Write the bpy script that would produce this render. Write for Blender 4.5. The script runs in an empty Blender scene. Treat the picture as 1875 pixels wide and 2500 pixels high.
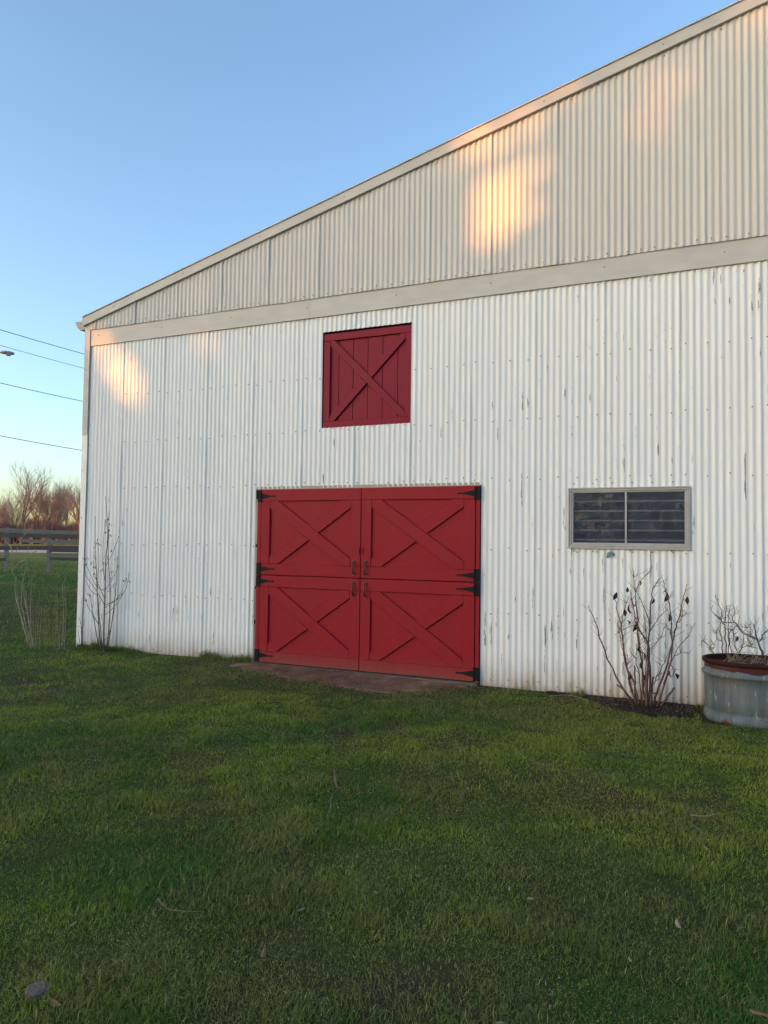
import bpy, math, random
import numpy as np
from mathutils import Vector, Matrix

random.seed(7)
rng = np.random.default_rng(7)
scene = bpy.context.scene
col = scene.collection
R = math.radians

# ------------------------------------------------------------------ camera
FPX = 1800.0                       # focal length in pixels of an 1875 x 2500 picture
YAW, PIT, ROL = 0.42039, 0.04034, 0.013487
CAM = Vector((3.9294, -8.1457, 1.6032))
_m = Matrix.Rotation(YAW, 3, 'Z') @ Matrix.Rotation(PIT, 3, 'X') @ Matrix.Rotation(math.pi/2, 3, 'X') @ Matrix.Rotation(ROL, 3, 'Z')
cam = bpy.data.cameras.new('camera')
cam_o = bpy.data.objects.new('camera', cam)
cam_o.matrix_world = Matrix.Translation(CAM) @ _m.to_4x4()
cam.sensor_fit = 'VERTICAL'
cam.sensor_height = 36.0
cam.lens = FPX / 2500 * 36.0
cam.clip_start = 0.05
cam.clip_end = 3000
col.objects.link(cam_o)
scene.camera = cam_o

# ------------------------------------------------------------------ light
SUN_EL = R(4.0)
SUN_H = Vector((-0.70, -0.714, 0)).normalized()        # towards the sun, on the ground
SUN = Vector((SUN_H.x*math.cos(SUN_EL), SUN_H.y*math.cos(SUN_EL), math.sin(SUN_EL)))
world = bpy.data.worlds.new('World')
scene.world = world
world.use_nodes = True
wn, wl = world.node_tree.nodes, world.node_tree.links
for n in list(wn):
    wn.remove(n)
w_out = wn.new('ShaderNodeOutputWorld')
w_bg = wn.new('ShaderNodeBackground')
sky = wn.new('ShaderNodeTexSky')
sky.sky_type = 'NISHITA'
sky.sun_disc = False
sky.sun_elevation = SUN_EL
sky.sun_rotation = math.atan2(SUN_H.x, SUN_H.y)
sky.altitude = 0
sky.air_density = 0.74
sky.dust_density = 1.9
sky.ozone_density = 1.6
w_bg.inputs['Strength'].default_value = 0.15
wl.new(sky.outputs['Color'], w_bg.inputs['Color'])
wl.new(w_bg.outputs['Background'], w_out.inputs['Surface'])
sl = bpy.data.lights.new('sun', 'SUN')
sl.energy = 2.6
sl.angle = R(0.3)
sl.color = (1.0, 0.33, 0.06)
so = bpy.data.objects.new('sun', sl)
so.rotation_euler = SUN.to_track_quat('Z', 'Y').to_euler()
so.location = (-20, -20, 30)
col.objects.link(so)
scene.view_settings.view_transform = 'Standard'
scene.view_settings.look = 'None'
scene.view_settings.gamma = 1.0
scene.view_settings.use_curve_mapping = False
scene.view_settings.exposure = 2.40
scene.render.engine = 'CYCLES'
scene.cycles.max_bounces = 6
scene.cycles.transparent_max_bounces = 8

# ------------------------------------------------------------------ pixel helpers (photo pixels -> real places)
def ray(px, py):
    return (_m @ Vector(((px-937.5)/FPX, -(py-1250)/FPX, -1.0)))
def at_y(px, py, y):
    d = ray(px, py); t = (y-CAM.y)/d.y
    return CAM + t*d
def at_z(px, py, z=0.0):
    d = ray(px, py); t = (z-CAM.z)/d.z
    return CAM + t*d
def at_plane(px, py, q, n):
    d = ray(px, py); t = (Vector(q)-CAM).dot(n)/d.dot(n)
    return CAM + t*d

# ------------------------------------------------------------------ object helpers
class MB:
    def __init__(self):
        self.v = []; self.f = []; self.c = []; self.color = None
    def _add(self, vs, fs):
        b = len(self.v)
        self.v.extend([tuple(p) for p in vs])
        self.f.extend([tuple(b+i for i in f) for f in fs])
        if self.color is not None:
            self.c.extend([self.color]*len(vs))
    def box(self, a, b, M=None):
        x0,y0,z0 = a; x1,y1,z1 = b
        vs = [Vector(p) for p in ((x0,y0,z0),(x1,y0,z0),(x1,y1,z0),(x0,y1,z0),(x0,y0,z1),(x1,y0,z1),(x1,y1,z1),(x0,y1,z1))]
        if M: vs = [M @ p for p in vs]
        self._add(vs, [(0,3,2,1),(4,5,6,7),(0,1,5,4),(1,2,6,5),(2,3,7,6),(3,0,4,7)])
    def prism_xz(self, poly, y0, y1):               # poly of (x, z), extruded along y
        n = len(poly)
        a = sum(poly[i][0]*poly[(i+1)%n][1]-poly[(i+1)%n][0]*poly[i][1] for i in range(n))
        if a < 0: poly = poly[::-1]
        vs = [(p[0], y0, p[1]) for p in poly] + [(p[0], y1, p[1]) for p in poly]
        fs = [tuple(range(n)), tuple(range(2*n-1, n-1, -1))]
        fs += [((i+1)%n, i, n+i, n+(i+1)%n) for i in range(n)]
        self._add(vs, fs)
    def tube(self, pts, rad, n=5, cap=True):
        pts = [Vector(p) for p in pts]
        if not hasattr(rad, '__len__'): rad = [rad]*len(pts)
        rings = []; prev = None
        for i, p in enumerate(pts):
            d = (pts[min(i+1, len(pts)-1)]-pts[max(i-1, 0)])
            if d.length < 1e-9: d = Vector((0,0,1))
            d.normalize()
            if prev is None:
                u = d.cross(Vector((0.31,0.87,0.12)))
                if u.length < 1e-3: u = d.cross(Vector((1,0,0)))
            else:
                u = prev - d*prev.dot(d)
                if u.length < 1e-6: u = d.cross(Vector((0.3,0.9,0.1)))
            u.normalize(); prev = u; w = d.cross(u)
            rings.append([p + rad[i]*(math.cos(2*math.pi*k/n)*u + math.sin(2*math.pi*k/n)*w) for k in range(n)])
        vs = [q for r in rings for q in r]; fs = []
        for i in range(len(pts)-1):
            for k in range(n):
                a = i*n+k; b = i*n+(k+1)%n
                fs.append((a, b, b+n, a+n))
        if cap:
            fs.append(tuple(range(n-1, -1, -1)))
            e = (len(pts)-1)*n
            fs.append(tuple(range(e, e+n)))
        self._add(vs, fs)
    def blob(self, c, r, seg=6, rings=4):
        c = Vector(c); r = Vector(r) if hasattr(r, '__len__') else Vector((r,r,r))
        vs = [c+Vector((0,0,-r.z))]
        for i in range(1, rings):
            a = math.pi*i/rings - math.pi/2
            for k in range(seg):
                t = 2*math.pi*k/seg
                vs.append(c+Vector((r.x*math.cos(a)*math.cos(t), r.y*math.cos(a)*math.sin(t), r.z*math.sin(a))))
        vs.append(c+Vector((0,0,r.z))); fs = []
        for k in range(seg):
            fs.append((0, 1+(k+1)%seg, 1+k))
            fs.append((len(vs)-1, 1+(rings-2)*seg+k, 1+(rings-2)*seg+(k+1)%seg))
        for i in range(rings-2):
            for k in range(seg):
                a = 1+i*seg+k; b = 1+i*seg+(k+1)%seg
                fs.append((a, b, b+seg, a+seg))
        self._add(vs, fs)
    def build(self, name, mat, parent=None, smooth=False, label=None, cat=None, group=None, kind=None):
        off = Vector((0,0,0)); q = parent
        while q is not None:
            off += q.location; q = q.parent
        me = bpy.data.meshes.new(name)
        me.from_pydata([(p[0]-off.x, p[1]-off.y, p[2]-off.z) for p in self.v], [], self.f)
        if self.c:
            at = me.attributes.new('tint', 'FLOAT_COLOR', 'POINT')
            at.data.foreach_set('color', np.array([(c[0],c[1],c[2],1.0) for c in self.c], np.float32).ravel())
        me.materials.append(mat)
        if smooth: me.polygons.foreach_set('use_smooth', [True]*len(me.polygons))
        me.update()
        o = bpy.data.objects.new(name, me)
        col.objects.link(o)
        if parent is not None: o.parent = parent
        tag(o, label, cat, group, kind)
        return o

def tag(o, label=None, cat=None, group=None, kind=None):
    if label: o['label'] = label
    if cat: o['category'] = cat
    if group: o['group'] = group
    if kind: o['kind'] = kind
    return o
def thing(name, loc, label, cat, group=None):
    o = bpy.data.objects.new(name, None); o.location = loc; o.empty_display_size = .2
    col.objects.link(o)
    return tag(o, label, cat, group)
def np_mesh(name, v, faces_flat, loop_tot, mat, colors=None, smooth=False, **kw):
    me = bpy.data.meshes.new(name)
    v = np.asarray(v, np.float32); f = np.asarray(faces_flat, np.int32); lt = np.asarray(loop_tot, np.int32)
    me.vertices.add(len(v)); me.vertices.foreach_set('co', v.ravel())
    me.loops.add(len(f)); me.loops.foreach_set('vertex_index', f)
    me.polygons.add(len(lt))
    ls = np.zeros(len(lt), np.int32); ls[1:] = np.cumsum(lt)[:-1]
    me.polygons.foreach_set('loop_start', ls); me.polygons.foreach_set('loop_total', lt)
    if colors is not None:
        at = me.attributes.new('tint', 'FLOAT_COLOR', 'POINT')
        c4 = np.ones((len(v), 4), np.float32); c4[:, :3] = colors
        at.data.foreach_set('color', c4.ravel())
    if smooth: me.polygons.foreach_set('use_smooth', np.ones(len(lt), bool))
    me.materials.append(mat); me.update(calc_edges=True)
    o = bpy.data.objects.new(name, me); col.objects.link(o)
    return tag(o, **kw)

_tabs = {}
def vnoise(x, y, s, seed):
    """smooth value noise, cell size s, 0..1"""
    if seed not in _tabs: _tabs[seed] = np.random.default_rng(seed).random((256, 256))
    T = _tabs[seed]
    x = np.asarray(x)/s; y = np.asarray(y)/s
    xi = np.floor(x).astype(int); yi = np.floor(y).astype(int)
    fx = x-xi; fy = y-yi; fx = fx*fx*(3-2*fx); fy = fy*fy*(3-2*fy)
    g = lambda i, j: T[(xi+i) % 256, (yi+j) % 256]
    return (g(0,0)*(1-fx)+g(1,0)*fx)*(1-fy)+(g(0,1)*(1-fx)+g(1,1)*fx)*fy
def fbm(x, y, s, seed, o=3):
    t = 0; a = .5; n = 0
    for k in range(o):
        t = t + a*vnoise(x, y, s/2**k, seed+k); n += a; a *= .55
    return t/n
def sstep(a, b, x):
    t = np.clip((np.asarray(x, float)-a)/(b-a), 0, 1); return t*t*(3-2*t)

# ------------------------------------------------------------------ materials
class NT:
    def __init__(self, name):
        self.m = bpy.data.materials.new(name); self.m.use_nodes = True
        self.n = self.m.node_tree.nodes; self.l = self.m.node_tree.links
        self.b = self.n['Principled BSDF']
    def node(self, t, **kw):
        nd = self.n.new(t)
        for k, v in kw.items(): setattr(nd, k, v)
        return nd
    def link(self, a, b): self.l.new(a, b)
    def pos(self, scale=(1,1,1)):
        g = self.node('ShaderNodeNewGeometry'); mp = self.node('ShaderNodeMapping')
        mp.inputs['Scale'].default_value = scale
        self.link(g.outputs['Position'], mp.inputs['Vector'])
        return mp.outputs['Vector']
    def noise(self, scale=(1,1,1), s=5.0, detail=4, rough=.55):
        nn = self.node('ShaderNodeTexNoise'); nn.inputs['Scale'].default_value = s
        nn.inputs['Detail'].default_value = detail; nn.inputs['Roughness'].default_value = rough
        self.link(self.pos(scale), nn.inputs['Vector'])
        return nn.outputs['Fac']
    def ramp(self, fac, stops):
        r = self.node('ShaderNodeValToRGB')
        while len(r.color_ramp.elements) < len(stops): r.color_ramp.elements.new(.5)
        for e, (p, c) in zip(r.color_ramp.elements, stops):
            e.position = p; e.color = (*c, 1) if hasattr(c, '__len__') else (c, c, c, 1)
        self.link(fac, r.inputs['Fac']); return r.outputs['Color']
    def math(self, op, a, b=None, clamp=False):
        m = self.node('ShaderNodeMath', operation=op, use_clamp=clamp)
        for i, q in enumerate((a, b)):
            if q is None: continue
            if isinstance(q, (int, float)): m.inputs[i].default_value = q
            else: self.link(q, m.inputs[i])
        return m.outputs[0]
    def mix(self, fac, a, b, mode='MIX'):
        m = self.node('ShaderNodeMix', data_type='RGBA', blend_type=mode)
        for s, q in ((m.inputs[0], fac), (m.inputs[6], a), (m.inputs[7], b)):
            if isinstance(q, (int, float)): s.default_value = q
            elif isinstance(q, tuple): s.default_value = (*q, 1)
            else: self.link(q, s)
        return m.outputs[2]
    def base(self, c):
        if isinstance(c, tuple): self.b.inputs['Base Color'].default_value = (*c, 1)
        else: self.link(c, self.b.inputs['Base Color'])
    def set(self, rough=None, metal=None, spec=None):
        for k, v in (('Roughness', rough), ('Metallic', metal), ('Specular IOR Level', spec)):
            if v is None: continue
            if isinstance(v, (int, float)): self.b.inputs[k].default_value = v
            else: self.link(v, self.b.inputs[k])
    def bump(self, h, strength=.3, dist=.01):
        b = self.node('ShaderNodeBump'); b.inputs['Strength'].default_value = strength; b.inputs['Distance'].default_value = dist
        self.link(h, b.inputs['Height']); self.link(b.outputs['Normal'], self.b.inputs['Normal'])

def simple(name, c, rough=.6, var=.15, s=6.0, metal=0, stretch=(1,1,1), bump=0, spec=.4):
    t = NT(name); f = t.noise(stretch, s)
    t.base(t.mix(f, tuple(x*(1-var) for x in c), tuple(min(1, x*(1+var)) for x in c)))
    t.set(rough, metal, spec)
    if bump: t.bump(t.noise(stretch, s*6), bump, .004)
    return t.m

def sheet_paint(name, c, peel, pitch, phase, warm):
    t = NT(name)
    big = t.noise((1,1,1), .9, 3)
    streak = t.noise((9,9,.5), 2.2, 5)
    c1 = t.mix(streak, tuple(x*.92 for x in c), tuple(x*1.05 for x in c))
    c1 = t.mix(t.math('MULTIPLY', big, .35), c1, tuple(a*b for a, b in zip(c, warm)))
    g = t.node('ShaderNodeNewGeometry'); sp = t.node('ShaderNodeSeparateXYZ'); t.link(g.outputs['Position'], sp.inputs[0])
    run = t.math('MULTIPLY', t.ramp(t.noise((16,16,.30), 1.0, 5, .6), [(.60,0.0),(.72,1.0)]), t.ramp(t.noise((1,1,.6), 1.3, 3), [(.45,0.0),(.65,.42)]))
    c1 = t.mix(run, c1, (.40,.34,.27))
    # splash dirt low on the sheet
    low = t.math('SUBTRACT', 1.0, t.math('DIVIDE', sp.outputs['Z'], .45), True)
    low = t.math('MULTIPLY', t.math('MULTIPLY', low, low), t.noise((3,3,1.2), 3, 4))
    c1 = t.mix(t.math('MULTIPLY', low, 1.7, True), c1, (.36,.28,.21))
    # peeled slivers on the ridges
    n1 = t.noise((26,26,2.6), 1.0, 6, .62)
    n2 = t.noise((14,14,5.5), 2.1, 5, .6)
    region = t.ramp(t.noise((.8,.8,.5), 1.7, 3), [(.42, 0.0), (.66, 1.0)])
    right = t.math('ADD', t.math('MULTIPLY', sp.outputs['X'], .008), t.math('MULTIPLY', sp.outputs['Z'], -.016))
    lev = t.math('ADD', t.math('ADD', n1, t.math('MULTIPLY', region, .085)), right)
    flake = t.ramp(lev, [(peel, 0.0), (peel+.012, 1.0)])
    lev2 = t.math('ADD', n2, t.math('MULTIPLY', region, .03))
    chip = t.ramp(lev2, [(peel+.055, 0.0), (peel+.065, 1.0)])
    ridge = t.math('SINE', t.math('ADD', t.math('MULTIPLY', sp.outputs['X'], 2*math.pi/pitch), phase))
    ridge = t.ramp(ridge, [(.2, 0.0), (.65, 1.0)])
    fl = t.math('MULTIPLY', t.math('MAXIMUM', flake, chip), ridge, True)
    c1 = t.mix(fl, c1, t.mix(n2, (.13,.14,.13), (.30,.31,.29)))
    t.base(c1)
    t.set(t.math('ADD', .50, t.math('MULTIPLY', streak, .2)), 0, .25)
    t.bump(t.math('ADD', t.math('MULTIPLY', fl, -1.0), t.math('MULTIPLY', t.noise((3,3,1), 6, 4), .6)), .25, .003)
    return t.m

PITCH_L, PITCH_U = .75/11, .7525/11
SEAM_L, SEAM_U = .607, .845
M = {}
M['white_sheet'] = sheet_paint('white_painted_sheet', (.735,.772,.78), .652, PITCH_L, math.pi/2-2*math.pi*SEAM_L/PITCH_L, (.93,.90,.86))
M['grey_sheet'] = sheet_paint('beige_sheet', (.56,.56,.535), .80, PITCH_U, 0, (1.0,.95,.88))
M['trim'] = simple('beige_flashing', (.47,.465,.44), .5, .2, 2.6, 0, (1,1,2.5), .12, .3)
M['white_trim'] = simple('white_flashing', (.74,.765,.75), .45, .08, 2.0)
M['screw'] = simple('zinc_screw', (.16,.155,.15), .5, .3, 40, .3)
def red_paint(name, c, v=.10):
    t = NT(name); f = t.noise((1,1,.35), 5, 5); g = t.noise((22,22,1.6), 2.5, 4)
    cc = t.mix(f, tuple(x*(1-v) for x in c), tuple(x*(1+v) for x in c))
    cc = t.mix(t.math('MULTIPLY', t.ramp(g, [(.5,0.0),(.75,1.0)]), .18), cc, tuple(min(1, x*1.25+.02) for x in c))
    gp = t.node('ShaderNodeNewGeometry'); sp = t.node('ShaderNodeSeparateXYZ'); t.link(gp.outputs['Position'], sp.inputs[0])
    low = t.math('SUBTRACT', 1.0, t.math('DIVIDE', sp.outputs['Z'], .30), True)
    low = t.math('MULTIPLY', t.math('MULTIPLY', low, low), t.math('MULTIPLY', t.noise((1,1,1), 16, 5, .7), 1.3), True)
    t.base(t.mix(low, cc, (.16,.095,.07)))
    t.set(t.math('ADD', .42, t.math('MULTIPLY', f, .2)), 0, .13)
    t.bump(t.math('ADD', t.math('MULTIPLY', g, .6), t.math('MULTIPLY', f, .5)), .16, .003); return t.m
M['red'] = red_paint('barn_red_paint', (.25,.011,.020))
M['red_loft'] = red_paint('loft_red_sky_tinted', (.20,.011,.030), .16)  # bluer than the door red: sky sheen put into the base colour
M['black'] = simple('black_iron', (.007,.007,.010), .6, .3, 30, 0, (1,1,1), 0, .15)
M['dark'] = simple('dark_interior', (.02,.02,.02), .9, .2)  # near-black colour stands in for the unlit inside of the barn
M['bronze'] = simple('dark_bronze_handle', (.035,.028,.024), .35, .3, 30, .5)
M['alu'] = simple('weathered_aluminium', (.37,.375,.375), .55, .22, 14, .2, (1,1,1))
M['old_wood'] = simple('weathered_grey_wood', (.19,.175,.155), .85, .4, 5, 0, (9,9,.7), .3)
M['jamb_wood'] = simple('bare_jamb_wood', (.36,.32,.27), .8, .3, 5, 0, (9,9,.7), .3)
M['slat'] = simple('grey_slat', (.20,.215,.235), .6, .2)
M['concrete'] = simple('dusty_concrete', (.13,.11,.095), .9, .25, 7, 0, (1,1,1), .4)

def glass_mat():
    t = NT('dusty_window_glass')
    t.base((.9,.93,.95)); t.set(.03, 0, .5); t.b.inputs['Transmission Weight'].default_value = 1.0; t.b.inputs['IOR'].default_value = 1.45
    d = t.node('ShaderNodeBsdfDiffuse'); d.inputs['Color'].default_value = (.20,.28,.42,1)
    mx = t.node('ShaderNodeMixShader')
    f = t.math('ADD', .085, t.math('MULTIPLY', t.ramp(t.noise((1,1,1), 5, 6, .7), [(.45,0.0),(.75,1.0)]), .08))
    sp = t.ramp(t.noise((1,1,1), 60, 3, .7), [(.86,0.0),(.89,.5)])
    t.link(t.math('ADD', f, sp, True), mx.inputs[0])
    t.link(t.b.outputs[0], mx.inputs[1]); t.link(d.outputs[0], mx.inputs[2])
    t.link(mx.outputs[0], t.n['Material Output'].inputs['Surface']); return t.m
M['glass'] = glass_mat()

def tint_mat(name, rough=.6, trans=0.0, spec=.25):
    t = NT(name); a = t.node('ShaderNodeAttribute', attribute_name='tint')
    t.base(a.outputs['Color']); t.set(rough, 0, spec)
    if trans:
        tr = t.node('ShaderNodeBsdfTranslucent'); t.link(a.outputs['Color'], tr.inputs['Color'])
        mx = t.node('ShaderNodeMixShader'); mx.inputs[0].default_value = trans
        t.link(t.b.outputs[0], mx.inputs[1]); t.link(tr.outputs[0], mx.inputs[2])
        t.link(mx.outputs[0], t.n['Material Output'].inputs['Surface'])
    return t.m
M['blade'] = tint_mat('grass_blade', .55, .25)
M['weed_leaf'] = tint_mat('weed_leaf', .6, .2)

# ------------------------------------------------------------------ terrain
def gz(x, y):
    x = np.asarray(x, float); y = np.asarray(y, float)
    rise = .4*sstep(6.0, 17.0, -x)
    near = sstep(-.1, -.8, y)*(x > -4.7) + sstep(-4.7, -5.6, x)
    near = np.clip(near, 0, 1)
    und = (fbm(x, y, 2.6, 11)-.5)*.085 + (vnoise(x, y, .6, 15)-.5)*.03
    base = .025*np.exp(-((x+1.5)/2.2)**2)-.01
    return rise + base + und*near*np.clip(1-(np.hypot(x, y)-40)/40, 0, 1)
def gz1(x, y): return float(gz(x, y))

def ground_material():
    t = NT('lawn_soil')
    a = t.noise((1,1,1), 1.1, 5); b = t.noise((1,1,1), 14, 6, .7); c = t.noise((1,1,1), .35, 4)
    g = t.ramp(b, [(.3,(.018,.036,.007)), (.5,(.038,.066,.012)), (.7,(.070,.088,.022))])
    far = t.ramp(c, [(.35,(.055,.105,.016)), (.6,(.10,.14,.028)), (.75,(.125,.115,.045))])
    gg = t.node('ShaderNodeNewGeometry'); sp = t.node('ShaderNodeSeparateXYZ'); t.link(gg.outputs['Position'], sp.inputs[0])
    lf = t.math('DIVIDE', t.math('SUBTRACT', -9.0, sp.outputs['X']), 8.0, True)
    soil = t.mix(b, (.030,.020,.012), (.075,.052,.034))
    nearc = t.mix(t.ramp(a, [(.45,0.0),(.68,1.0)]), g, soil)
    meadow = t.math('DIVIDE', t.math('SUBTRACT', -50.0, sp.outputs['X']), 25.0, True)
    cc = t.mix(lf, nearc, far)
    cc = t.mix(meadow, cc, (.13,.13,.03))
    t.base(cc); t.set(.95, 0, .1); t.bump(b, .6, .02); return t.m
def grid_lines(lo, hi, f0, f1, df, n):
    a = f0-np.geomspace(.3, f0-lo, n)[::-1]; b = f1+np.geomspace(.3, hi-f1, n)
    return np.concatenate([a, np.arange(f0, f1+1e-6, df), b])
gx = grid_lines(-700, 600, -14, 10, .16, 26); gy = grid_lines(-400, 700, -10, 4, .16, 26)
X, Y = np.meshgrid(gx, gy); Z = gz(X, Y)
nx, ny = len(gx), len(gy)
ii = (np.arange(ny-1)[:, None]*nx+np.arange(nx-1)[None, :]).ravel()
np_mesh('ground', np.c_[X.ravel(), Y.ravel(), Z.ravel()], np.c_[ii, ii+1, ii+nx+1, ii+nx].ravel(), np.full(len(ii), 4), ground_material(), smooth=True, kind='structure')

def patch(name, pts, mat, lift, n=40, rings=9):
    """irregular patch draped over the ground"""
    c = np.mean(pts, 0); k = len(pts); v = []; 
    P = np.array([[np.interp(i/n*k, range(k+1), list(np.array(pts)[:, j])+[pts[0][j]]) for j in (0, 1)] for i in range(n)])
    for r in range(rings):
        q = c+(P-c)*((r+1)/rings)
        if r == rings-1: q = q+(rng.random(q.shape)-.5)*np.array([.20, .16])
        v.append(q)
    v = np.concatenate([[c]]+v); v[:, 1] = np.minimum(v[:, 1], .05)
    z = gz(v[:, 0], v[:, 1])+lift
    z[-n:] -= lift+.01
    f = []; lt = []
    for i in range(n): f += [0, 1+i, 1+(i+1) % n]; lt.append(3)
    for r in range(rings-1):
        for i in range(n):
            a = 1+r*n+i; b = 1+r*n+(i+1) % n; f += [a, a+n, b+n, b]; lt.append(4)
    return np_mesh(name, np.c_[v, z], f, lt, mat, smooth=True, kind='structure')
def soil_mat(name, c1, c2, c3):
    t = NT(name); a = t.noise((1,1,1), 3, 6, .65); b = t.noise((1,1,1), 45, 5, .7)
    t.base(t.mix(t.math('MULTIPLY', b, .6), t.ramp(a, [(.35, c1), (.55, c2), (.7, c3)]), (.02,.014,.01)))
    t.set(.95, 0, .15); t.bump(b, .8, .012); return t.m
DIRT = [(-1.56,.04),(-1.72,-.20),(-1.7,-.38),(-1.05,-.60),(-.5,-.72),(.1,-.86),(.7,-.84),(1.1,-.55),(1.42,-.24),(1.48,.04),(0,.04)]
patch('dirt_patch', DIRT, soil_mat('bare_red_brown_dirt', (.16,.082,.052), (.32,.175,.118), (.47,.32,.25)), .012, 180, 14)
MULCH = [(2.2,.04),(2.15,-.05),(2.6,-.13),(2.95,-.48),(3.4,-.66),(3.8,-.5),(3.9,-.3),(3.9,.04)]
patch('mulch_bed', MULCH, soil_mat('dark_mulch', (.018,.014,.011), (.035,.026,.02), (.06,.045,.035)), .012, 60, 8)
mb = MB(); mb.box((-1.50,-.09,-.1), (1.48,.12,.024)); mb.build('concrete_threshold', M['concrete'], kind='structure')

# ------------------------------------------------------------------ barn
XL, XR, XRIDGE = -4.632, 17.4, 6.4
SL = .2533
def roof_top(x): return 4.888+(min(x, 2*XRIDGE-x)-XL)*SL
def fas_lo(x): return roof_top(x)-.128
barn = thing('barn', (0, 0, 0), 'white corrugated metal barn with red doors and beige gable above a flat band', 'barn')
OPEN = [(-1.555, 1.508, -.5, 2.272), (-.596, .622, 3.03, 4.252), (2.50, 3.705, 1.58, 2.205)]
def sheet_mesh(x0, x1, zlo, zhi, y, pitch, ph0, amp, seed, holes=(), rows=None):
    n = 10; xs = list(np.arange(x0, x1+1e-6, pitch/n))
    hs = [h for h in holes if h[0] < x1 and h[1] > x0]
    for h in hs:
        for e in h[:2]:
            if x0 < e < x1: xs.append(e)
    xs = np.array(sorted(xs)); xs = xs[np.r_[True, np.diff(xs) > 1e-4]]
    tb = set(np.linspace(0, 1, rows or 7))
    ok = zhi(x0) - zlo
    zs_fixed = []
    for h in hs: zs_fixed += [(q-zlo)/ok for q in h[2:] if zlo < q < zlo+ok]
    tt = np.array(sorted(set(list(tb)+zs_fixed)))
    T, Xg = np.meshgrid(tt, xs, indexing='ij')
    top = np.array([zhi(x) for x in xs])[None, :]
    Zg = zlo + (top-zlo)*T
    wob = (vnoise(Xg, Zg, .45, 31+seed % 5)-.5)*.009 + (vnoise(Xg, Zg, .12, 37)-.5)*.0016
    am = amp*(.75+.5*vnoise(Xg*14.67, Zg*.25+seed, 1.0, 41))
    lip = -.0065*sstep(x1-.030, x1-.006, Xg)+.002*(1-sstep(x0, x0+.02, Xg))
    Yg = y - am*np.cos(2*np.pi*(Xg-ph0)/pitch) + wob + lip
    ncol = len(xs); F = []
    for r in range(len(tt)-1):
        for c in range(ncol-1):
            xm = (xs[c]+xs[c+1])/2; zm = (Zg[r, c]+Zg[r+1, c+1])/2
            if any(h[0] < xm < h[1] and h[2] < zm < h[3] for h in hs): continue
            a = r*ncol+c; F += [a, a+1, a+ncol+1, a+ncol]
    return np.c_[Xg.ravel(), Yg.ravel(), Zg.ravel()], F
def add_sheet(x0, x1, zlo, zhi, y, pitch, ph0, seed, mat, holes=(), rows=None, amp=.0066):
    v, F = sheet_mesh(x0, x1, zlo, zhi, y, pitch, ph0, amp, seed, holes, rows)
    o = np_mesh('corrugated_sheet', v, F, np.full(len(F)//4, 4), mat, smooth=True); o.parent = barn
    return o
k = 0
seams = [XL+.06]+[SEAM_L+.75*i for i in range(-6, 23) if XL+.2 < SEAM_L+.75*i < XR-.1]+[XR]
for i in range(len(seams)-1):
    dy = -.0008*random.random()
    add_sheet(seams[i]-(.012 if i else 0), min(seams[i+1]+.016, XR), -.03, lambda x: 4.50, dy, PITCH_L, SEAM_L, i, M['white_sheet'], OPEN, 14)
seams = [XL+.07]+[SEAM_U+.7525*i for i in range(-7, 22) if XL+.2 < SEAM_U+.7525*i < XR-.1]+[XR]
for i in range(len(seams)-1):
    dy = -.036-.0008*random.random()
    add_sheet(seams[i]-(.012 if i else 0), min(seams[i+1]+.016, XR), 4.697+random.uniform(-.004,.004), lambda x: fas_lo(x)+.04, dy, PITCH_U, SEAM_U, i+50, M['grey_sheet'], (), 7, .0066)
# flat band in pieces, each lapping the next
joints = [XL+.105, -3.167, -.804, 1.621, 4.065, 6.5, 8.9, 11.3, 13.7, XR]
for i in range(len(joints)-1):
    mb = MB(); d = .002*(i % 2)
    mb.prism_xz([(joints[i], 4.462), (joints[i+1]+(.02 if i % 2 else -.0015), 4.462), (joints[i+1]+(.02 if i % 2 else -.0015), 4.715), (joints[i], 4.715)], -.020-d, -.016-d)
    mb.box((joints[i], -.026-d, 4.452), (joints[i+1]-.002, .012, 4.462-.0005))
    mb.build('band_flashing', M['trim'], barn)
# fascia pieces along the rake
fj = [XL-.012, 1.232, 3.742, XRIDGE]
for i in range(3):
    d = .003*(i % 2)
    mb = MB(); a, b = fj[i], fj[i+1]
    mb.prism_xz([(a, fas_lo(a)), (b, fas_lo(b)), (b, roof_top(b)), (a, roof_top(a))], -.075-d, -.02)
    mb.build('rake_fascia', M['trim'], barn)
    mb = MB(); mb.prism_xz([(a, roof_top(a)-.004), (b, roof_top(b)-.004), (b, roof_top(b)+.010), (a, roof_top(a)+.010)], -.090-d, -.076-d)
    mb.build('drip_edge', M['black'] if False else M['trim'], barn)
a, b = XRIDGE, XR
mb = MB(); mb.prism_xz([(a+.002, fas_lo(a)), (b, fas_lo(b)), (b, roof_top(b)), (a+.002, roof_top(a))], -.075, -.02); mb.build('rake_fascia', M['trim'], barn)
# corner flashing, upper beige piece lapping a white lower one
mb = MB()
mb.prism_xz([(XL, 3.12), (XL+.105, 3.12), (XL+.105, fas_lo(XL+.105)-.003), (XL, fas_lo(XL)-.003)], -.030, -.026)
mb.box((XL, -.0255, 3.12), (XL+.004, .12, 4.75)); mb.box((XL+.098, -.034, 3.12), (XL+.106, -.0305, 4.70))
mb.build('corner_flashing', M['trim'], barn)
mb = MB(); mb.box((XL+.001, -.025, -.02), (XL+.107, -.021, 3.16)); mb.box((XL+.0015, -.0205, -.02), (XL+.0045, .12, 3.16))
mb.box((XL+.100, -.029, -.02), (XL+.108, -.0255, 3.115))
mb.build('corner_flashing', M['white_trim'], barn)
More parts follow.
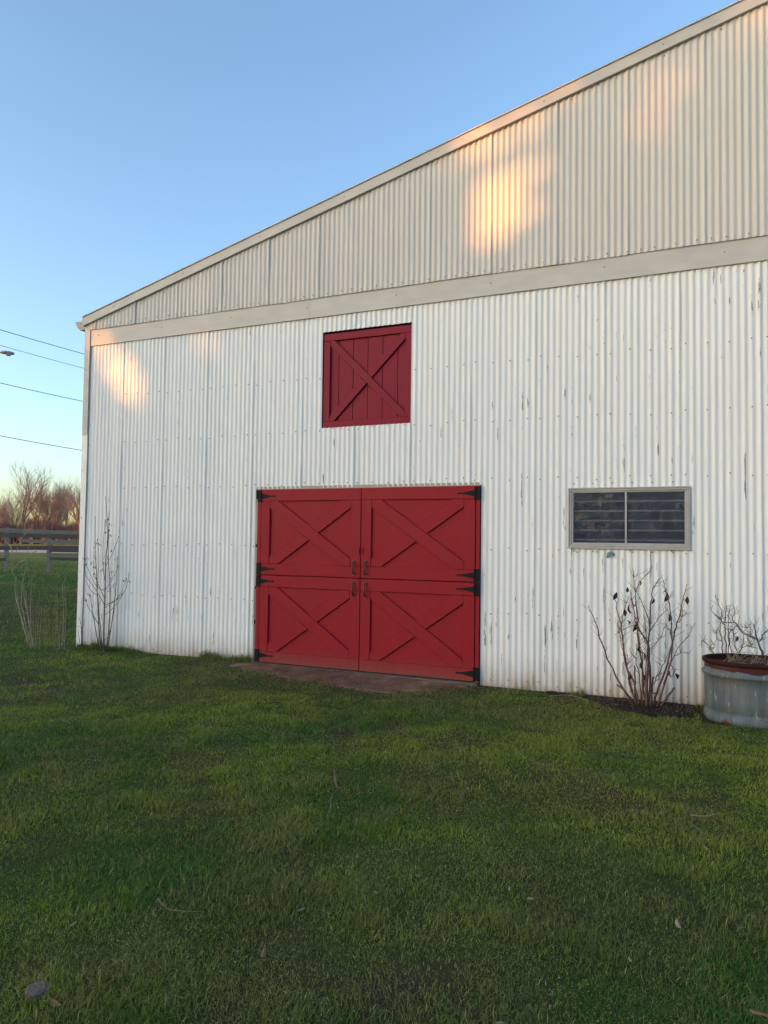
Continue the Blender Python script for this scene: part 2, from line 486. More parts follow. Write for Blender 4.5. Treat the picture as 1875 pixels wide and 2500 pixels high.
# shell: side walls, rear wall and roof
mb = MB()
mb.box((XL+.01, .13, -.1), (XL+.05, 16, roof_top(XL)-.1)); mb.box((XR-.05, .13, -.1), (XR-.01, 16, roof_top(XR)-.1))
mb.prism_xz([(XL+.01,-.1),(XR-.01,-.1),(XR-.01,roof_top(XR)-.1),(XRIDGE,roof_top(XRIDGE)-.1),(XL+.01,roof_top(XL)-.1)], 16.01, 16.06)
mb.build('shell_wall', M['white_trim'], barn)
for s, (a, b) in enumerate(((XL-.10, XRIDGE), (XRIDGE, XR+.10))):
    mb = MB(); za = roof_top(XL)-.1*SL if s == 0 else roof_top(XRIDGE); zb = roof_top(XRIDGE) if s == 0 else roof_top(XR)-.1*SL
    mb.prism_xz([(a, za-.035), (b, zb-.035), (b, zb-.006), (a, za-.006)], -.018, 16.2)
    mb.build('roof', M['trim'], barn)
# near-black sheets added behind the openings to stand in for the unlit inside
mb = MB(); mb.box((XL+.06, .16, -.1), (2.3, .18, roof_top(XL)-.2)); mb.box((3.9, .16, -.1), (XR-.06, .18, roof_top(XL)-.2))
mb.build('dark_backing', M['dark'], barn)
# eave gutter seen end on
mb = MB(); gp = [(XL-.006, 4.855), (XL-.235, 4.855), (XL-.22, 4.82), (XL-.17, 4.745), (XL-.14, 4.725), (XL-.006, 4.725)]
mb.prism_xz(gp, .0, .033); n = len(gp)
for i in range(1, n):
    (xa, za), (xb, zb) = gp[i], gp[(i+1) % n]
    if i == n-1: continue
    mb._add([(xa,.034,za),(xb,.034,zb),(xb,16,zb),(xa,16,za),(xa+.003,.034,za+.003),(xb+.003,.034,zb+.003),(xb+.003,16,zb+.003),(xa+.003,16,za+.003)], [(0,1,2,3),(4,7,6,5)])
mb.build('gutter', simple('grey_gutter', (.30,.29,.27), .5, .1), barn)
mb = MB(); mb.tube([(XL-.03,-.005,1.62),(XL-.035,-.02,1.625),(XL-.03,-.035,1.62)], .006, 5); 
mb.build('hook', M['screw'], barn)
# screws
mb = MB()
def screw(x, z, y):
    mb._add([(x+.008*math.cos(t), y, z+.008*math.sin(t)) for t in np.linspace(0, 2*math.pi, 7)[:-1]]+[(x+.005*math.cos(t), y-.006, z+.005*math.sin(t)) for t in np.linspace(0, 2*math.pi, 7)[:-1]],
            [(i, (i+1)%6, 6+(i+1)%6, 6+i) for i in range(6)]+[tuple(range(6, 12))])
steps = [3, 3, 3, 2]
for z in (3.66, 2.98, 2.31, 1.52, .80, .06):
    i = -65; q = 0
    while i < 70:
        x = SEAM_L+i*PITCH_L
        if XL+.12 < x < 8 and not any(h[0]-.01 < x < h[1]+.01 and h[2] < z < h[3] for h in OPEN):
            screw(x+random.uniform(-.004,.004), z+random.uniform(-.02,.02)+(.03*vnoise(x, 0, 1.5, 77)), -.0105)
        i += steps[q % 4]; q += 1
i = -75; q = 0
while i < 90:
    x = SEAM_U+i*PITCH_U
    if XL+.12 < x < 9:
        screw(x, 4.735+random.uniform(-.008,.012), -.045)
        screw(x+.1, fas_lo(x+.1)-.045, -.046) if q % 3 == 0 else None
    i += (2, 3, 3, 2)[q % 4]; q += 1
for j in joints[1:6]: screw(j-.02, 4.59, -.0225); screw(j-1.2, 4.60, -.0225)
for x in np.arange(XL+.6, 6, 1.25): screw(x, (fas_lo(x)+roof_top(x))/2, -.0785)
for h in OPEN[2:]:
    for x in np.arange(h[0]+.05, h[1], .2): screw(x, h[3]+.055, -.010); screw(x, h[2]-.05, -.010)
for z in (.3,1.1,1.9,2.6,3.4,4.1): screw(XL+.045, z, -.0315)
mb.build('screws', M['screw'], barn, kind='stuff')

# ---------------------------------------------------------------- doors
def clip_poly(poly, x0, x1, z0, z1):
    def cl(P, f, inter):
        o = []
        for i in range(len(P)):
            a, b = P[i], P[(i+1) % len(P)]
            if f(a): o.append(a)
            if f(a) != f(b): o.append(inter(a, b))
        return o
    lx = lambda c: (lambda a, b: (c, a[1]+(b[1]-a[1])*(c-a[0])/(b[0]-a[0])))
    lz = lambda c: (lambda a, b: (a[0]+(b[0]-a[0])*(c-a[1])/(b[1]-a[1]), c))
    for f, it in ((lambda p: p[0] >= x0, lx(x0)), (lambda p: p[0] <= x1, lx(x1)), (lambda p: p[1] >= z0, lz(z0)), (lambda p: p[1] <= z1, lz(z1))):
        if poly: poly = cl(poly, f, it)
    return poly
def half_clip(poly, p, n, keep):
    o = []; f = lambda a: keep*((a[0]-p[0])*n[0]+(a[1]-p[1])*n[1]) >= 0
    for i in range(len(poly)):
        a, b = poly[i], poly[(i+1) % len(poly)]
        if f(a): o.append(a)
        if f(a) != f(b):
            da = (a[0]-p[0])*n[0]+(a[1]-p[1])*n[1]; db = (b[0]-p[0])*n[0]+(b[1]-p[1])*n[1]
            t = da/(da-db); o.append((a[0]+(b[0]-a[0])*t, a[1]+(b[1]-a[1])*t))
    return o
def strip(p, q, w):
    d = Vector((q[0]-p[0], q[1]-p[1])); d.normalize(); n = Vector((-d.y, d.x))*w/2; e = d*.3
    return [(p[0]-e.x+n.x, p[1]-e.y+n.y), (q[0]+e.x+n.x, q[1]+e.y+n.y), (q[0]+e.x-n.x, q[1]+e.y-n.y), (p[0]-e.x-n.x, p[1]-e.y-n.y)], (n.normalized().x, n.normalized().y), w/2
def chamfer(o):
    b = o.modifiers.new('chamfer', 'BEVEL'); b.width = .0045; b.segments = 1; b.limit_method = 'ANGLE'; b.angle_limit = R(40); b.use_clamp_overlap = True
def x_frame(parent, x0, x1, z0, z1, st, top, bot, bw, yb, th, mat, yshift=0):
    """rails, stiles and a crossed brace standing proud of a panel face at y = yb"""
    f = yb-th
    for a, b in ((x0, x0+st), (x1-st, x1)):
        m = MB(); m.box((a, f, z0+bot+.0007), (b, yb, z1-top-.0007)); chamfer(m.build('stile', mat, parent))
    for a, b in ((z0, z0+bot), (z1-top, z1)):
        m = MB(); m.box((x0, f-.0012, a), (x1, yb, b)); chamfer(m.build('rail', mat, parent))
    ix0, ix1, iz0, iz1 = x0+st+.0008, x1-st-.0008, z0+bot+.0008, z1-top-.0008
    P, n, h = strip((ix0, iz1), (ix1, iz0), bw)
    m = MB(); m.prism_xz(clip_poly(P, ix0, ix1, iz0, iz1), f+.0006, yb); chamfer(m.build('brace', mat, parent))
    Q, _, _ = strip((ix0, iz0), (ix1, iz1), bw)
    c = ((ix0+ix1)/2, (iz0+iz1)/2); Q = clip_poly(Q, ix0, ix1, iz0, iz1)
    for kp in (1, -1):
        hp = half_clip(Q, (c[0]+kp*n[0]*(h+.0006), c[1]+kp*n[1]*(h+.0006)), n, kp)
        m = MB(); m.prism_xz(hp, f+.0016, yb); chamfer(m.build('brace', mat, parent))
def hinge(parent, xj, xs, z, s):
    """black strap hinge: plate on the jamb at xj, strap towards the door middle (s = -1 leftwards)"""
    m = MB(); y = -.042
    m.box((min(xj, xj-s*.05), y-.004, z-.075), (max(xj, xj-s*.05), y+.03, z+.075))
    m.tube([(xj+s*.006, y-.005, z-.078), (xj+s*.006, y-.005, z+.078)], .010, 8)
    for dz in (-.05, 0, .05): m.blob((xj-s*.028, y-.005, z+dz), (.007, .004, .007), 6, 4)
    y2 = -.0425
    P = [(xj+s*.012, z+.034), (xj+s*.03, z+.034), (xj+s*.15, z+.010), (xj+s*.195, z+.009), (xj+s*.213, z+.013), (xj+s*.225, z), (xj+s*.213, z-.013), (xj+s*.195, z-.009), (xj+s*.15, z-.010), (xj+s*.03, z-.034), (xj+s*.012, z-.034)]
    m.prism_xz(P, y2-.004, y2)
    for dx in (.04, .10, .205): m.blob((xj+s*dx, y2-.005, z), (.006, .004, .006), 6, 4)
    m.build('hinge', M['black'], parent)
def handle(parent, x, z):
    m = MB()
    m.box((x-.017, -.0465, z+.062), (x+.017, -.0425, z+.098)); m.box((x-.017, -.0465, z-.098), (x+.017, -.0425, z-.062))
    pts = [(x, -.046, z+.075), (x, -.071, z+.068), (x, -.083, z+.03), (x, -.083, z-.03), (x, -.071, z-.068), (x, -.046, z-.075)]
    m.tube(pts, [.009,.009,.011,.011,.009,.009], 6); m.build('handle', M['bronze'], parent)
ZM = 1.154; DB, DT = .036, 2.258
for name, lab, x0, x1, z0, z1 in (('u', 'upper left half of the red stable doors', -1.448, -.004, ZM+.004, DT), ('u', 'upper right half of the red stable doors', .004, 1.448, ZM+.004, DT),
                                  ('l', 'lower left half of the red stable doors', -1.448, -.004, DB, ZM-.004), ('l', 'lower right half of the red stable doors', .004, 1.448, DB, ZM-.004)):
    m = MB(); m.box((x0+.001, -.014, z0+.001), (x1-.001, .02, z1-.001)); d = m.build('door', M['red'], barn, label=lab)
    x_frame(d, x0, x1, z0, z1, .135, .148, .14, .15, -.014, .027, M['red'])
    left = x0 < -1
    for z in ((z1-.085, z0+.075) if name == 'u' else (z1-.075, z0+.085)):
        hinge(d, -1.452 if left else 1.452, 0, z, 1 if left else -1)
    handle(d, -.085 if left else .075, (ZM+.125) if name == 'u' else (ZM-.135))
    if name == 'u':
        m = MB(); xx = -.018 if left else .03
        m.box((xx-.012, -.0465, ZM+.30), (xx+.008, -.0425, ZM+.375)); m.blob((xx-.002, -.050, ZM+.365), .007); m.blob((xx-.002, -.050, ZM+.31), .007)
        m.tube([(xx, -.051, ZM+.31), (xx+.002, -.051, ZM+.365)], .005, 6)
        m.build('latch_plate', M['red'], d)
# jambs beside the doors
for a, b, mt in ((-1.507, -1.456, 'red'), (1.456, 1.498, 'red')):
    m = MB(); m.box((a, -.032, .0), (b, .05, 2.262)); m.build('jamb', M[mt], barn)
zs = [.0, .50, .55, 1.30, 1.37, 2.15]
for i, (a, b) in enumerate(((.02, .52), (.56, .98), (1.0, 1.52), (1.55, 2.15))):
    m = MB(); m.box((-1.552, -.006-.004*(i % 2), a), (-1.509, .05, b-.012)); m.build('jamb_board', M['jamb_wood'] if i > 1 else M['old_wood'], barn)
m = MB(); m.box((-1.54, -.0055, 2.262), (1.5, .05, 2.30)); m.build('lintel', M['jamb_wood'], barn)
# loft door
LX0, LX1, LZ0, LZ1 = -.580, .632, 3.026, 4.228
m = MB(); m.box((LX0, .054, LZ0), (LX1, .08, LZ1)); loft = m.build('loft_door', M['red_loft'], barn, label='small square red loft door of planks with a cross brace')
pw = (LX1-LX0)/6
for i in range(6):
    m = MB(); dy = random.uniform(-.0015, .0015)
    m.box((LX0+i*pw+.004, .036+dy, LZ0+.002), (LX0+(i+1)*pw-.004, .0535, LZ1-.002)); m.build('plank', M['red_loft'], loft)
x_frame(loft, LX0, LX1, LZ0, LZ1, .088, .092, .085, .092, .033, .026, M['red_loft'])
m = MB(); m.box((LX0-.04, .082, LZ0-.03), (LX1+.03, .09, LZ1+.06)); m.build('dark_backing', M['dark'], barn)  # near-black sheet standing in for the shade in the gap around the loft door

# ---------------------------------------------------------------- window
wx0, wx1, wz0, wz1 = 2.49, 3.713, 1.572, 2.214
wf = MB()
def rect_ring(m, x0, x1, z0, z1, w, y0, y1):
    m.box((x0, y0, z0), (x1, y1, z0+w)); m.box((x0, y0, z1-w), (x1, y1, z1))
    m.box((x0, y0, z0+w), (x0+w, y1, z1-w)); m.box((x1-w, y0, z0+w), (x1, y1, z1-w))
rect_ring(wf, wx0, wx1, wz0, wz1, .012, -.030, .03)
rect_ring(wf, wx0+.015, wx1-.015, wz0+.015, wz1-.015, .018, -.018, .03)
win = wf.build('window', M['alu'], barn, label='sliding window in a weathered aluminium frame')
m = MB(); m.box((wx0-.008, -.034, wz0-.012), (wx1+.008, .0, wz0-.001)); m.build('sill', M['alu'], win)
xm = 3.085
for a, b, yy in ((wx0+.035, xm+.010, -.006), (xm-.010, wx1-.035, .006)):
    m = MB(); rect_ring(m, a, b, wz0+.035, wz1-.035, .016, yy, yy+.011); m.build('sash', M['alu'], win)
    m = MB(); m.box((a+.015, yy+.003, wz0+.05), (b-.015, yy+.007, wz1-.05)); m.build('pane', M['glass'], win)
for a, b in ((wx0+.05, xm-.01), (xm+.01, wx1-.05)):
    for kk in range(5):
        z = wz0+.075+kk*.104
        m = MB(); m.box((a, .075, z), (b, .105, z+.017)); m.build('slat', M['slat'], win)
m = MB(); m.box((wx0-.05, .17, wz0-.1), (wx1+.05, .19, wz1+.1)); m.box((2.3, .16, -.1), (wx0-.052, .18, roof_top(XL)-.2)); m.box((wx1+.052, .16, -.1), (3.9, .18, roof_top(XL)-.2)); m.box((wx0-.05, .16, wz1+.102), (wx1+.05, .18, roof_top(XL)-.2))
m.build('dark_backing', M['dark'], barn)  # near-black sheets standing in for the dark space behind the panes
# a fallen scrap of blue tape under the window
m = MB(); p = at_y(1490, 1350, -.013)
m._add([p+Vector(q) for q in ((-.045,0,-.05),(-.03,-.006,.0),(0,-.004,.02),(.05,-.003,-.01),(.045,-.009,-.03),(.0,-.012,-.035),(-.02,-.004,-.055))], [(0,1,5,6),(1,2,5),(2,3,4,5)])
m.build('torn_tape', simple('faded_blue_tape', (.10,.20,.23), .7, .5, 60), label='torn scrap of blue-grey tape on the wall just below the window', cat='tape')

# ------------------------------------------------------------------ planter: oval stock tank
def galv():
    t = NT('galvanised_steel_aged'); a = t.noise((6,6,.8), 2.2, 6, .6); b = t.noise((1,1,1), 5, 6, .65); c = t.noise((14,14,3), 2.0, 6, .7)
    cc = t.mix(t.ramp(a, [(.3,0.0),(.7,1.0)]), (.060,.084,.098), (.150,.188,.205)); cc = t.mix(t.ramp(b, [(.45,0.0),(.7,.7)]), cc, (.14,.125,.11))
    cc = t.mix(t.ramp(c, [(.60,0.0),(.66,.8)]), cc, (.33,.33,.32))
    g = t.node('ShaderNodeNewGeometry'); sp = t.node('ShaderNodeSeparateXYZ'); t.link(g.outputs['Position'], sp.inputs[0])
    edge = t.math('ADD', sp.outputs['Z'], t.math('MULTIPLY', t.noise((1,1,.15), 2.6, 3), -.16))
    redm = t.ramp(edge, [(.385, 0.0), (.390, 1.0)])
    cc = t.mix(redm, cc, (.046,.008,.008))
    low = t.math('MULTIPLY', t.ramp(t.noise((1,1,2.5), 3.2, 4), [(.52,0.0),(.57,1.0)]), t.math('SUBTRACT', 1.0, t.math('DIVIDE', sp.outputs['Z'], .075), True))
    cc = t.mix(t.math('MULTIPLY', low, 1.6, True), cc, (.075,.035,.028))
    t.base(cc); t.set(.6, .1, .25); t.bump(t.math('ADD', b, t.noise((1,1,1), 11, 5)), .3, .006); return t.m
M['galv'] = galv()
M['red_rim'] = simple('dull_red_rim_paint', (.034,.011,.009), .8, .35, 18, 0, (1,1,1), 0, .12)
M['potting'] = simple('potting_soil', (.03,.022,.016), .95, .5, 40, 0, (1,1,1), .8)
TC = Vector((4.52, -.42, -.012)); TL, TW = .68, .335           # half length, half width
planter = thing('planter', TC, 'galvanised oval stock tank planter with a red painted rim beside the wall', 'planter')
def stad(r_, n=44):
    """stadium outline with end radius TW+r_"""
    pts = []; rr = TW+r_; s = TL-TW
    for i in range(n):
        a = 2*math.pi*(i+.5)/n; c = math.cos(a)
        pts.append((TC.x+(s if c > 0 else -s)+rr*c, TC.y+rr*math.sin(a)))
    return pts
def loft_rings(prof, name, mat, n=44):
    m = MB(); vs = []; 
    for r_, z in prof: vs += [(p[0], p[1], TC.z+z) for p in stad(r_, n)]
    fs = []
    for i in range(len(prof)-1):
        for q in range(n):
            a = i*n+q; b = i*n+(q+1) % n; fs.append((a, b, b+n, a+n))
    m._add(vs, fs); return m.build(name, mat, planter, smooth=True)
prof = [(-.02,0),(0,.004),(.004,.03),(.006,.072),(-.010,.084),(-.020,.098),(-.004,.118)]
prof += [(-.004,.20),(-.004,.34),(-.004,.415),(.012,.423),(.022,.44),(.012,.457),(-.004,.465),(-.004,.545)]
loft_rings(prof, 'tank_wall', M['galv'])
loft_rings([(-.014,.545),(-.014,.42)], 'tank_lining', M['galv'])
loft_rings([(-.004,.53),(.010,.53),(.018,.545),(.014,.562),(-.002,.568),(-.016,.562),(-.018,.545),(-.014,.535)], 'rim', M['red_rim'])
m = MB(); sv = [(TC.x, TC.y, TC.z+.53)]; 
for rr in (-.2, -.1, -.016):
    sv += [(p[0], p[1], TC.z+.515+random.uniform(-.012,.012)) for p in stad(rr)]
fs = [(0, 1+i, 1+(i+1)%44) for i in range(44)]
for r_ in range(2):
    fs += [(1+r_*44+i, 1+(r_+1)*44+i, 1+(r_+1)*44+(i+1)%44, 1+r_*44+(i+1)%44) for i in range(44)]
m._add(sv, fs); m.build('soil', M['potting'], planter)

# ------------------------------------------------------------------ bare plants
M['bush_stem'] = simple('reddish_brown_stems', (.115,.062,.050), .75, .45, 9, 0, (3,3,1), .3)
M['sap_stem'] = simple('dark_grey_twigs', (.075,.066,.058), .8, .3, 12)
M['weed_stem'] = simple('pale_dry_stems', (.29,.24,.17), .85, .35, 10)
M['dead_leaf'] = simple('shrivelled_dark_leaf', (.030,.020,.017), .8, .5, 60)
M['straw'] = simple('dry_straw', (.22,.18,.12), .85, .35, 20)
def smooth_path(pts, sub=3):
    out = []
    for i in range(len(pts)-1):
        p0 = pts[max(i-1, 0)]; p1 = pts[i]; p2 = pts[i+1]; p3 = pts[min(i+2, len(pts)-1)]
        for s in range(sub):
            t = s/sub
            out.append(.5*((2*p1)+(p2-p0)*t+(2*p0-5*p1+4*p2-p3)*t*t+(3*p1-p0-3*p2+p3)*t**3))
    out.append(pts[-1]); return out
def stem_from_px(m, pl, y0, y1, r0, r1, n=5, conv=None, wig=.004):
    """stem whose photo outline is pl; depth runs from y0 at its foot to y1 at its tip"""
    k = len(pl); pts = [at_y(*conv(*q), y0+(y1-y0)*(i/(k-1))**1.3) for i, q in enumerate(pl)]
    sp = smooth_path(pts, 4)
    sp = [p+Vector((random.gauss(0, wig), random.gauss(0, wig), 0)) if 0 < i < len(sp)-1 else p for i, p in enumerate(sp)]
    rad = [r0+(r1-r0)*i/(len(sp)-1) for i in range(len(sp))]
    m.tube(sp, rad, n); return sp
def twiglets(m, sp, num, L, r, start=.35, up=.6):
    for _ in range(num):
        i = random.randrange(int(len(sp)*start), len(sp)-1); p = sp[i]; d = (sp[min(i+1, len(sp)-1)]-sp[i-1]).normalized()
        side = Vector((random.uniform(-1,1), random.uniform(-.8,.8), random.uniform(-.1,.9))).normalized()
        d2 = (d*up+side).normalized(); l = L*random.uniform(.4, 1)
        q = p+d2*l*.5; e = q+(d2+Vector((random.uniform(-.4,.4), random.uniform(-.3,.3), random.uniform(-.1,.4)))).normalized()*l*.5
        m.tube([p, q, e], [r, r*.8, r*.45], 4)
def curled_leaf(c, s, droop=True):
    m = MB(); d = Vector((random.uniform(-.5,.5), random.uniform(-.5,.5), -1 if droop else .3)).normalized()
    u = d.cross(Vector((random.uniform(-1,1), random.uniform(-1,1), .2))).normalized(); w = d.cross(u)
    c = Vector(c); rows = []
    for i, (t, wd) in enumerate(((0,.05),(.25,.38),(.55,.5),(.8,.3),(1,.04))):
        b = c+d*s*t+w*s*.18*math.sin(t*3+random.random())
        rows += [b-u*s*wd*.5+w*s*wd*.35, b, b+u*s*wd*.5+w*s*wd*.3]
    fs = []
    for i in range(4):
        for j in range(2): a = i*3+j; fs.append((a, a+1, a+4, a+3))
    m._add(rows, fs); return m

# bush under the window
cb = lambda x, y: (1350+x*.3165, 1350+y*.3165)
by = -.36; base = at_z(1600, 1728, 0)
bush = thing('bare_bush', (base.x, base.y, 0), 'bare reddish brown bush with shrivelled dark leaves under the window', 'bush')
stems = [[(610,1150),(520,1010),(400,760),(330,540),(270,405)], [(640,1160),(590,1000),(545,760),(535,600),(490,420),(480,330)],
 [(660,1165),(640,1050),(560,850),(540,700),(525,560),(550,440),(565,380)], [(690,1170),(690,900),(655,640),(640,400),(630,280),(615,120)],
 [(720,1180),(730,900),(745,620),(755,420),(770,290),(820,200)], [(740,1180),(745,880),(735,700),(650,560),(620,400),(590,290)],
 [(770,1180),(800,1080),(880,860),(930,650),(960,540),(1000,370),(1030,240)], [(800,1180),(850,1040),(915,820),(910,560),(900,400),(865,280),(855,215)],
 [(715,1175),(700,1000),(690,800),(660,640),(640,520),(600,330)], [(730,1175),(735,1000),(740,760),(742,540)], [(680,1175),(672,980),(640,820),(648,700)], [(755,1180),(770,1020),(830,900),(880,800)], [(700,1180),(715,900),(725,660),(700,480)], [(650,1170),(610,1060),(580,900),(575,780)]]
m = MB()
for i, s in enumerate(stems):
    sp = stem_from_px(m, s, by+random.uniform(-.05,.05), by+random.uniform(-.28,.22), random.uniform(.0095,.0125) if i < 8 else random.uniform(.005,.007), .0028, 6, cb)
    twiglets(m, sp, 17, .15, .0020, .45)
for s in ([(830,1180),(880,1110),(938,1040)], [(750,1180),(760,1080),(772,955)], [(620,1160),(560,1070),(490,1015)], [(640,1170),(635,1000),(628,870)], [(690,1180),(745,1100),(800,1080)]):
    stem_from_px(m, s, by, by+random.uniform(-.06,.06), .011, .008, 6, cb)
for s in ([(850,1010),(940,780),(1040,640),(1095,540)], [(740,540),(690,390),(640,280)], [(750,600),(820,500),(885,430)], [(640,280),(690,200),(745,140)], [(735,720),(690,640),(620,560),(480,630)],
          [(930,800),(990,772),(1060,775)], [(890,850),(940,900),(920,960)], [(755,740),(830,650),(870,560)], [(545,760),(520,660),(500,520)], [(920,700),(905,620),(870,540)], [(960,540),(1010,480),(1035,460)]):
    sp = stem_from_px(m, s, by+random.uniform(-.1,.05), by+random.uniform(-.2,.15), .0045, .0022, 5, cb)
    twiglets(m, sp, 9, .09, .0018, .4)
m.build('stems', M['bush_stem'], bush, smooth=True)
for q in ((490,325),(575,285),(868,290),(878,330),(890,490),(555,460),(570,540),(665,745),(685,790),(700,860),(700,960),(940,950),(912,930),(1040,360),(632,395),(640,570),(660,235),(600,960),(770,370),(590,420)):
    curled_leaf(at_y(*cb(*q), by+random.uniform(-.12,.1))+Vector((0,0,.03)), random.uniform(.06,.10)).build('dead_leaf', M['dead_leaf'], bush)

# sapling at the left corner
cs = lambda x, y: (x*.2411, 1200+y*.2411)
sy = -.16; base = at_z(254, 1588, 0)
sap = thing('budding_sapling', (base.x, base.y, 0), 'young bare sapling with swelling buds at the left corner of the barn', 'sapling')
m = MB()
for i, s in enumerate(([(1050,1625),(1055,1300),(1065,1000),(1070,700),(1090,450),(1085,280),(1068,50)], [(1075,1620),(1105,1350),(1115,1000),(1095,600),(1105,200)],
  [(1030,1620),(1000,1350),(985,1000),(965,600),(965,250)], [(1010,1610),(940,1250),(915,1050)], [(1085,1615),(1150,1200),(1180,900),(1185,650)], [(1040,1620),(1010,1300),(990,1050)])):
    sp = stem_from_px(m, s, sy, sy+random.uniform(-.18,.06), (.011, .009, .009, .006, .007, .007)[i], .0028, 5, cs, .002)
    twiglets(m, sp, 5, .16, .0022, .4, 1.2)
for s in ([(1060,1180),(1190,1080),(1280,900)], [(1065,1150),(1230,1060),(1298,900),(1300,820)], [(1060,1000),(980,960),(880,750),(850,570)], [(1060,1150),(960,980),(870,850),(862,760)], [(1060,900),(1040,700),(1062,300)],
  [(1070,760),(1140,620),(1205,455)], [(985,1050),(915,1000),(870,890)], [(1000,1350),(900,1180),(870,1110)], [(1060,1080),(960,850),(950,700)], [(1050,1520),(1110,1430),(1160,1180)], [(1065,1000),(1130,900),(1195,765)],
  [(985,1000),(1000,700),(995,520)], [(1065,1250),(1190,1130),(1250,1000)], [(1005,1340),(950,1280),(935,1250)]):
    sp = stem_from_px(m, s, sy, sy+random.uniform(-.22,.08), .0048, .0024, 4, cs, .002)
    twiglets(m, sp, 3, .10, .0018, .4, 1.2)
m.build('stems', M['sap_stem'], sap, smooth=True)
m = MB()
for q in ((1100,275),(1065,300),(1115,330),(1070,420),(1120,445),(975,490),(990,520),(1020,545),(960,560),(1205,455),(1125,605),(1180,685),(885,680),(850,690),(925,725),(870,750),(955,765),(970,770),(1195,765),(1135,825),(1285,890),(1300,915),(1255,915),(1220,1045),(895,1045),(905,1050),(865,1090),(870,1115),(1105,1005),(1050,730),(1030,795),(955,835),(1100,400),(1070,340)):
    p = at_y(*cs(*q), sy+random.uniform(-.14,.02))
    for _ in range(3): m.blob(p+Vector((random.uniform(-.018,.018), random.uniform(-.015,.015), random.uniform(-.015,.02))), (.006,.006,.011), 5, 3)
m.build('buds', M['dead_leaf'], sap, kind='stuff')
# thin weed right at the barn corner
m = MB(); wy = -.25
for s in ([(825,1590),(820,1300),(825,1080)], [(815,1590),(800,1480),(790,1400)], [(830,1560),(832,1400),(800,1270)], [(822,1450),(850,1330),(855,1290)]): stem_from_px(m, s, wy, wy-.05, .0045, .002, 4, cs, .002)
p = at_z(197, 1583); m.build('dead_weed', M['sap_stem'], label='thin dry weed standing against the white corner of the barn', cat='weed')
# pale weeds out on the lawn
wy = -.40; base = at_z(75, 1582)
weed = thing('dead_shrub', (base.x, base.y, 0), 'pale forked dry shrub on the lawn left of the barn', 'shrub'); m = MB()
for s in ([(300,1590),(240,1350),(170,1100),(150,880),(122,780),(200,500),(230,460),(275,400)], [(320,1590),(250,1300),(215,1100),(240,900),(275,680),(295,520)], [(135,790),(200,720),(270,680),(370,600)], [(310,1590),(280,1250),(255,1000)], [(330,1580),(310,1250),(325,830)],
          [(300,1590),(215,1280),(160,1090)], [(345,1590),(300,1350),(250,1080),(225,830)], [(290,1580),(200,1200),(165,860)], [(130,650),(105,560),(40,480)]):
    sp = stem_from_px(m, s, wy, wy+random.uniform(-.2,.2), .008, .0035, 5, cs, .004); twiglets(m, sp, 4, .16, .0024, .4, 1.0)
m.build('stems', M['weed_stem'], weed, smooth=True)
base = at_z(125, 1582)
weed = thing('dead_weed_clump', (base.x, base.y, 0), 'clump of straight pale dry weed stalks between the forked shrub and the barn', 'weeds'); m = MB()
for x0, x1, yt in ((355,372,1130),(375,405,1000),(400,420,1150),(460,440,1180),(480,490,1240),(470,455,1130),(555,570,950),(590,580,1060),(620,640,900),(655,662,850),(560,575,1150),(640,628,930),(500,505,1300),(340,330,1200),(520,540,1320),(600,610,1290)):
    stem_from_px(m, [(x0,1595),((x0+x1)/2+random.uniform(-8,8),(1595+yt)/2),(x1,yt)], wy+random.uniform(-.15,.15), wy+random.uniform(-.25,.25), random.uniform(.003,.0045), .0016, 4, cs, .006)
m.build('stalks', M['weed_stem'], weed, smooth=True)

# dried plants in the planter
ct = lambda x, y: (1690+x*.1492, 1450+y*.1492)
py_ = TC.y
plant = thing('dried_plant', (4.42, py_, TC.z+.515), 'tangle of grey dry twigs growing in the stock tank planter', 'plant'); m = MB()
def foot(s): 
    q = at_y(*ct(*s[0]), py_)
    return s
for s, r0 in (([(560,980),(545,640),(510,480),(470,430),(320,290),(305,220)], .006), ([(500,980),(490,760),(455,600),(470,450),(490,330),(425,150),(435,90)], .006), ([(510,480),(560,300),(565,190)], .004), ([(590,980),(600,600),(590,400),(612,240)], .005),
   ([(520,470),(640,470),(720,480),(800,600),(1000,700),(1050,740)], .005), ([(1150,1000),(1060,740),(1000,490)], .012), ([(1100,780),(1180,650),(1250,590)], .007), ([(1060,740),(830,650),(740,530),(650,400),(705,300),(660,180)], .006),
   ([(650,980),(600,700),(640,590),(720,520)], .004), ([(760,980),(830,800),(840,650)], .004), ([(740,960),(680,760),(670,640)], .004), ([(350,990),(260,860),(165,760),(150,880)], .004), ([(350,980),(300,850),(370,820),(350,900)], .003),
   ([(490,770),(400,730),(390,640),(420,570)], .004), ([(760,980),(860,855),(1070,890)], .004), ([(1000,740),(960,650),(950,490)], .005), ([(820,640),(900,560),(840,545)], .003), ([(1030,740),(960,830),(920,720)], .003), ([(480,440),(400,340)], .003), ([(610,560),(680,640),(720,750)], .004)):
    sp = stem_from_px(m, s, py_+random.uniform(-.06,.06), py_+random.uniform(-.12,.14), r0, .0024, 5, ct, .004); twiglets(m, sp, 8, .11, .0019, .2)
m.build('twigs', M['sap_stem'], plant, smooth=True)
m = MB()
for _ in range(150):
    x = random.uniform(TC.x-TL+.12, TC.x+TL-.1); y = TC.y+random.uniform(-.25,.25); p = Vector((x, y, TC.z+.51))
    d = Vector((random.gauss(0,.7), random.gauss(0,.5), random.uniform(.1,1))).normalized(); l = random.uniform(.05,.16)
    q = p+d*l; m.tube([p, q, q+Vector((random.gauss(0,.04), random.gauss(0,.03), random.uniform(-.05,.03)))], [.0025,.002,.0012], 4)
m.build('straw', M['straw'], plant, kind='stuff')
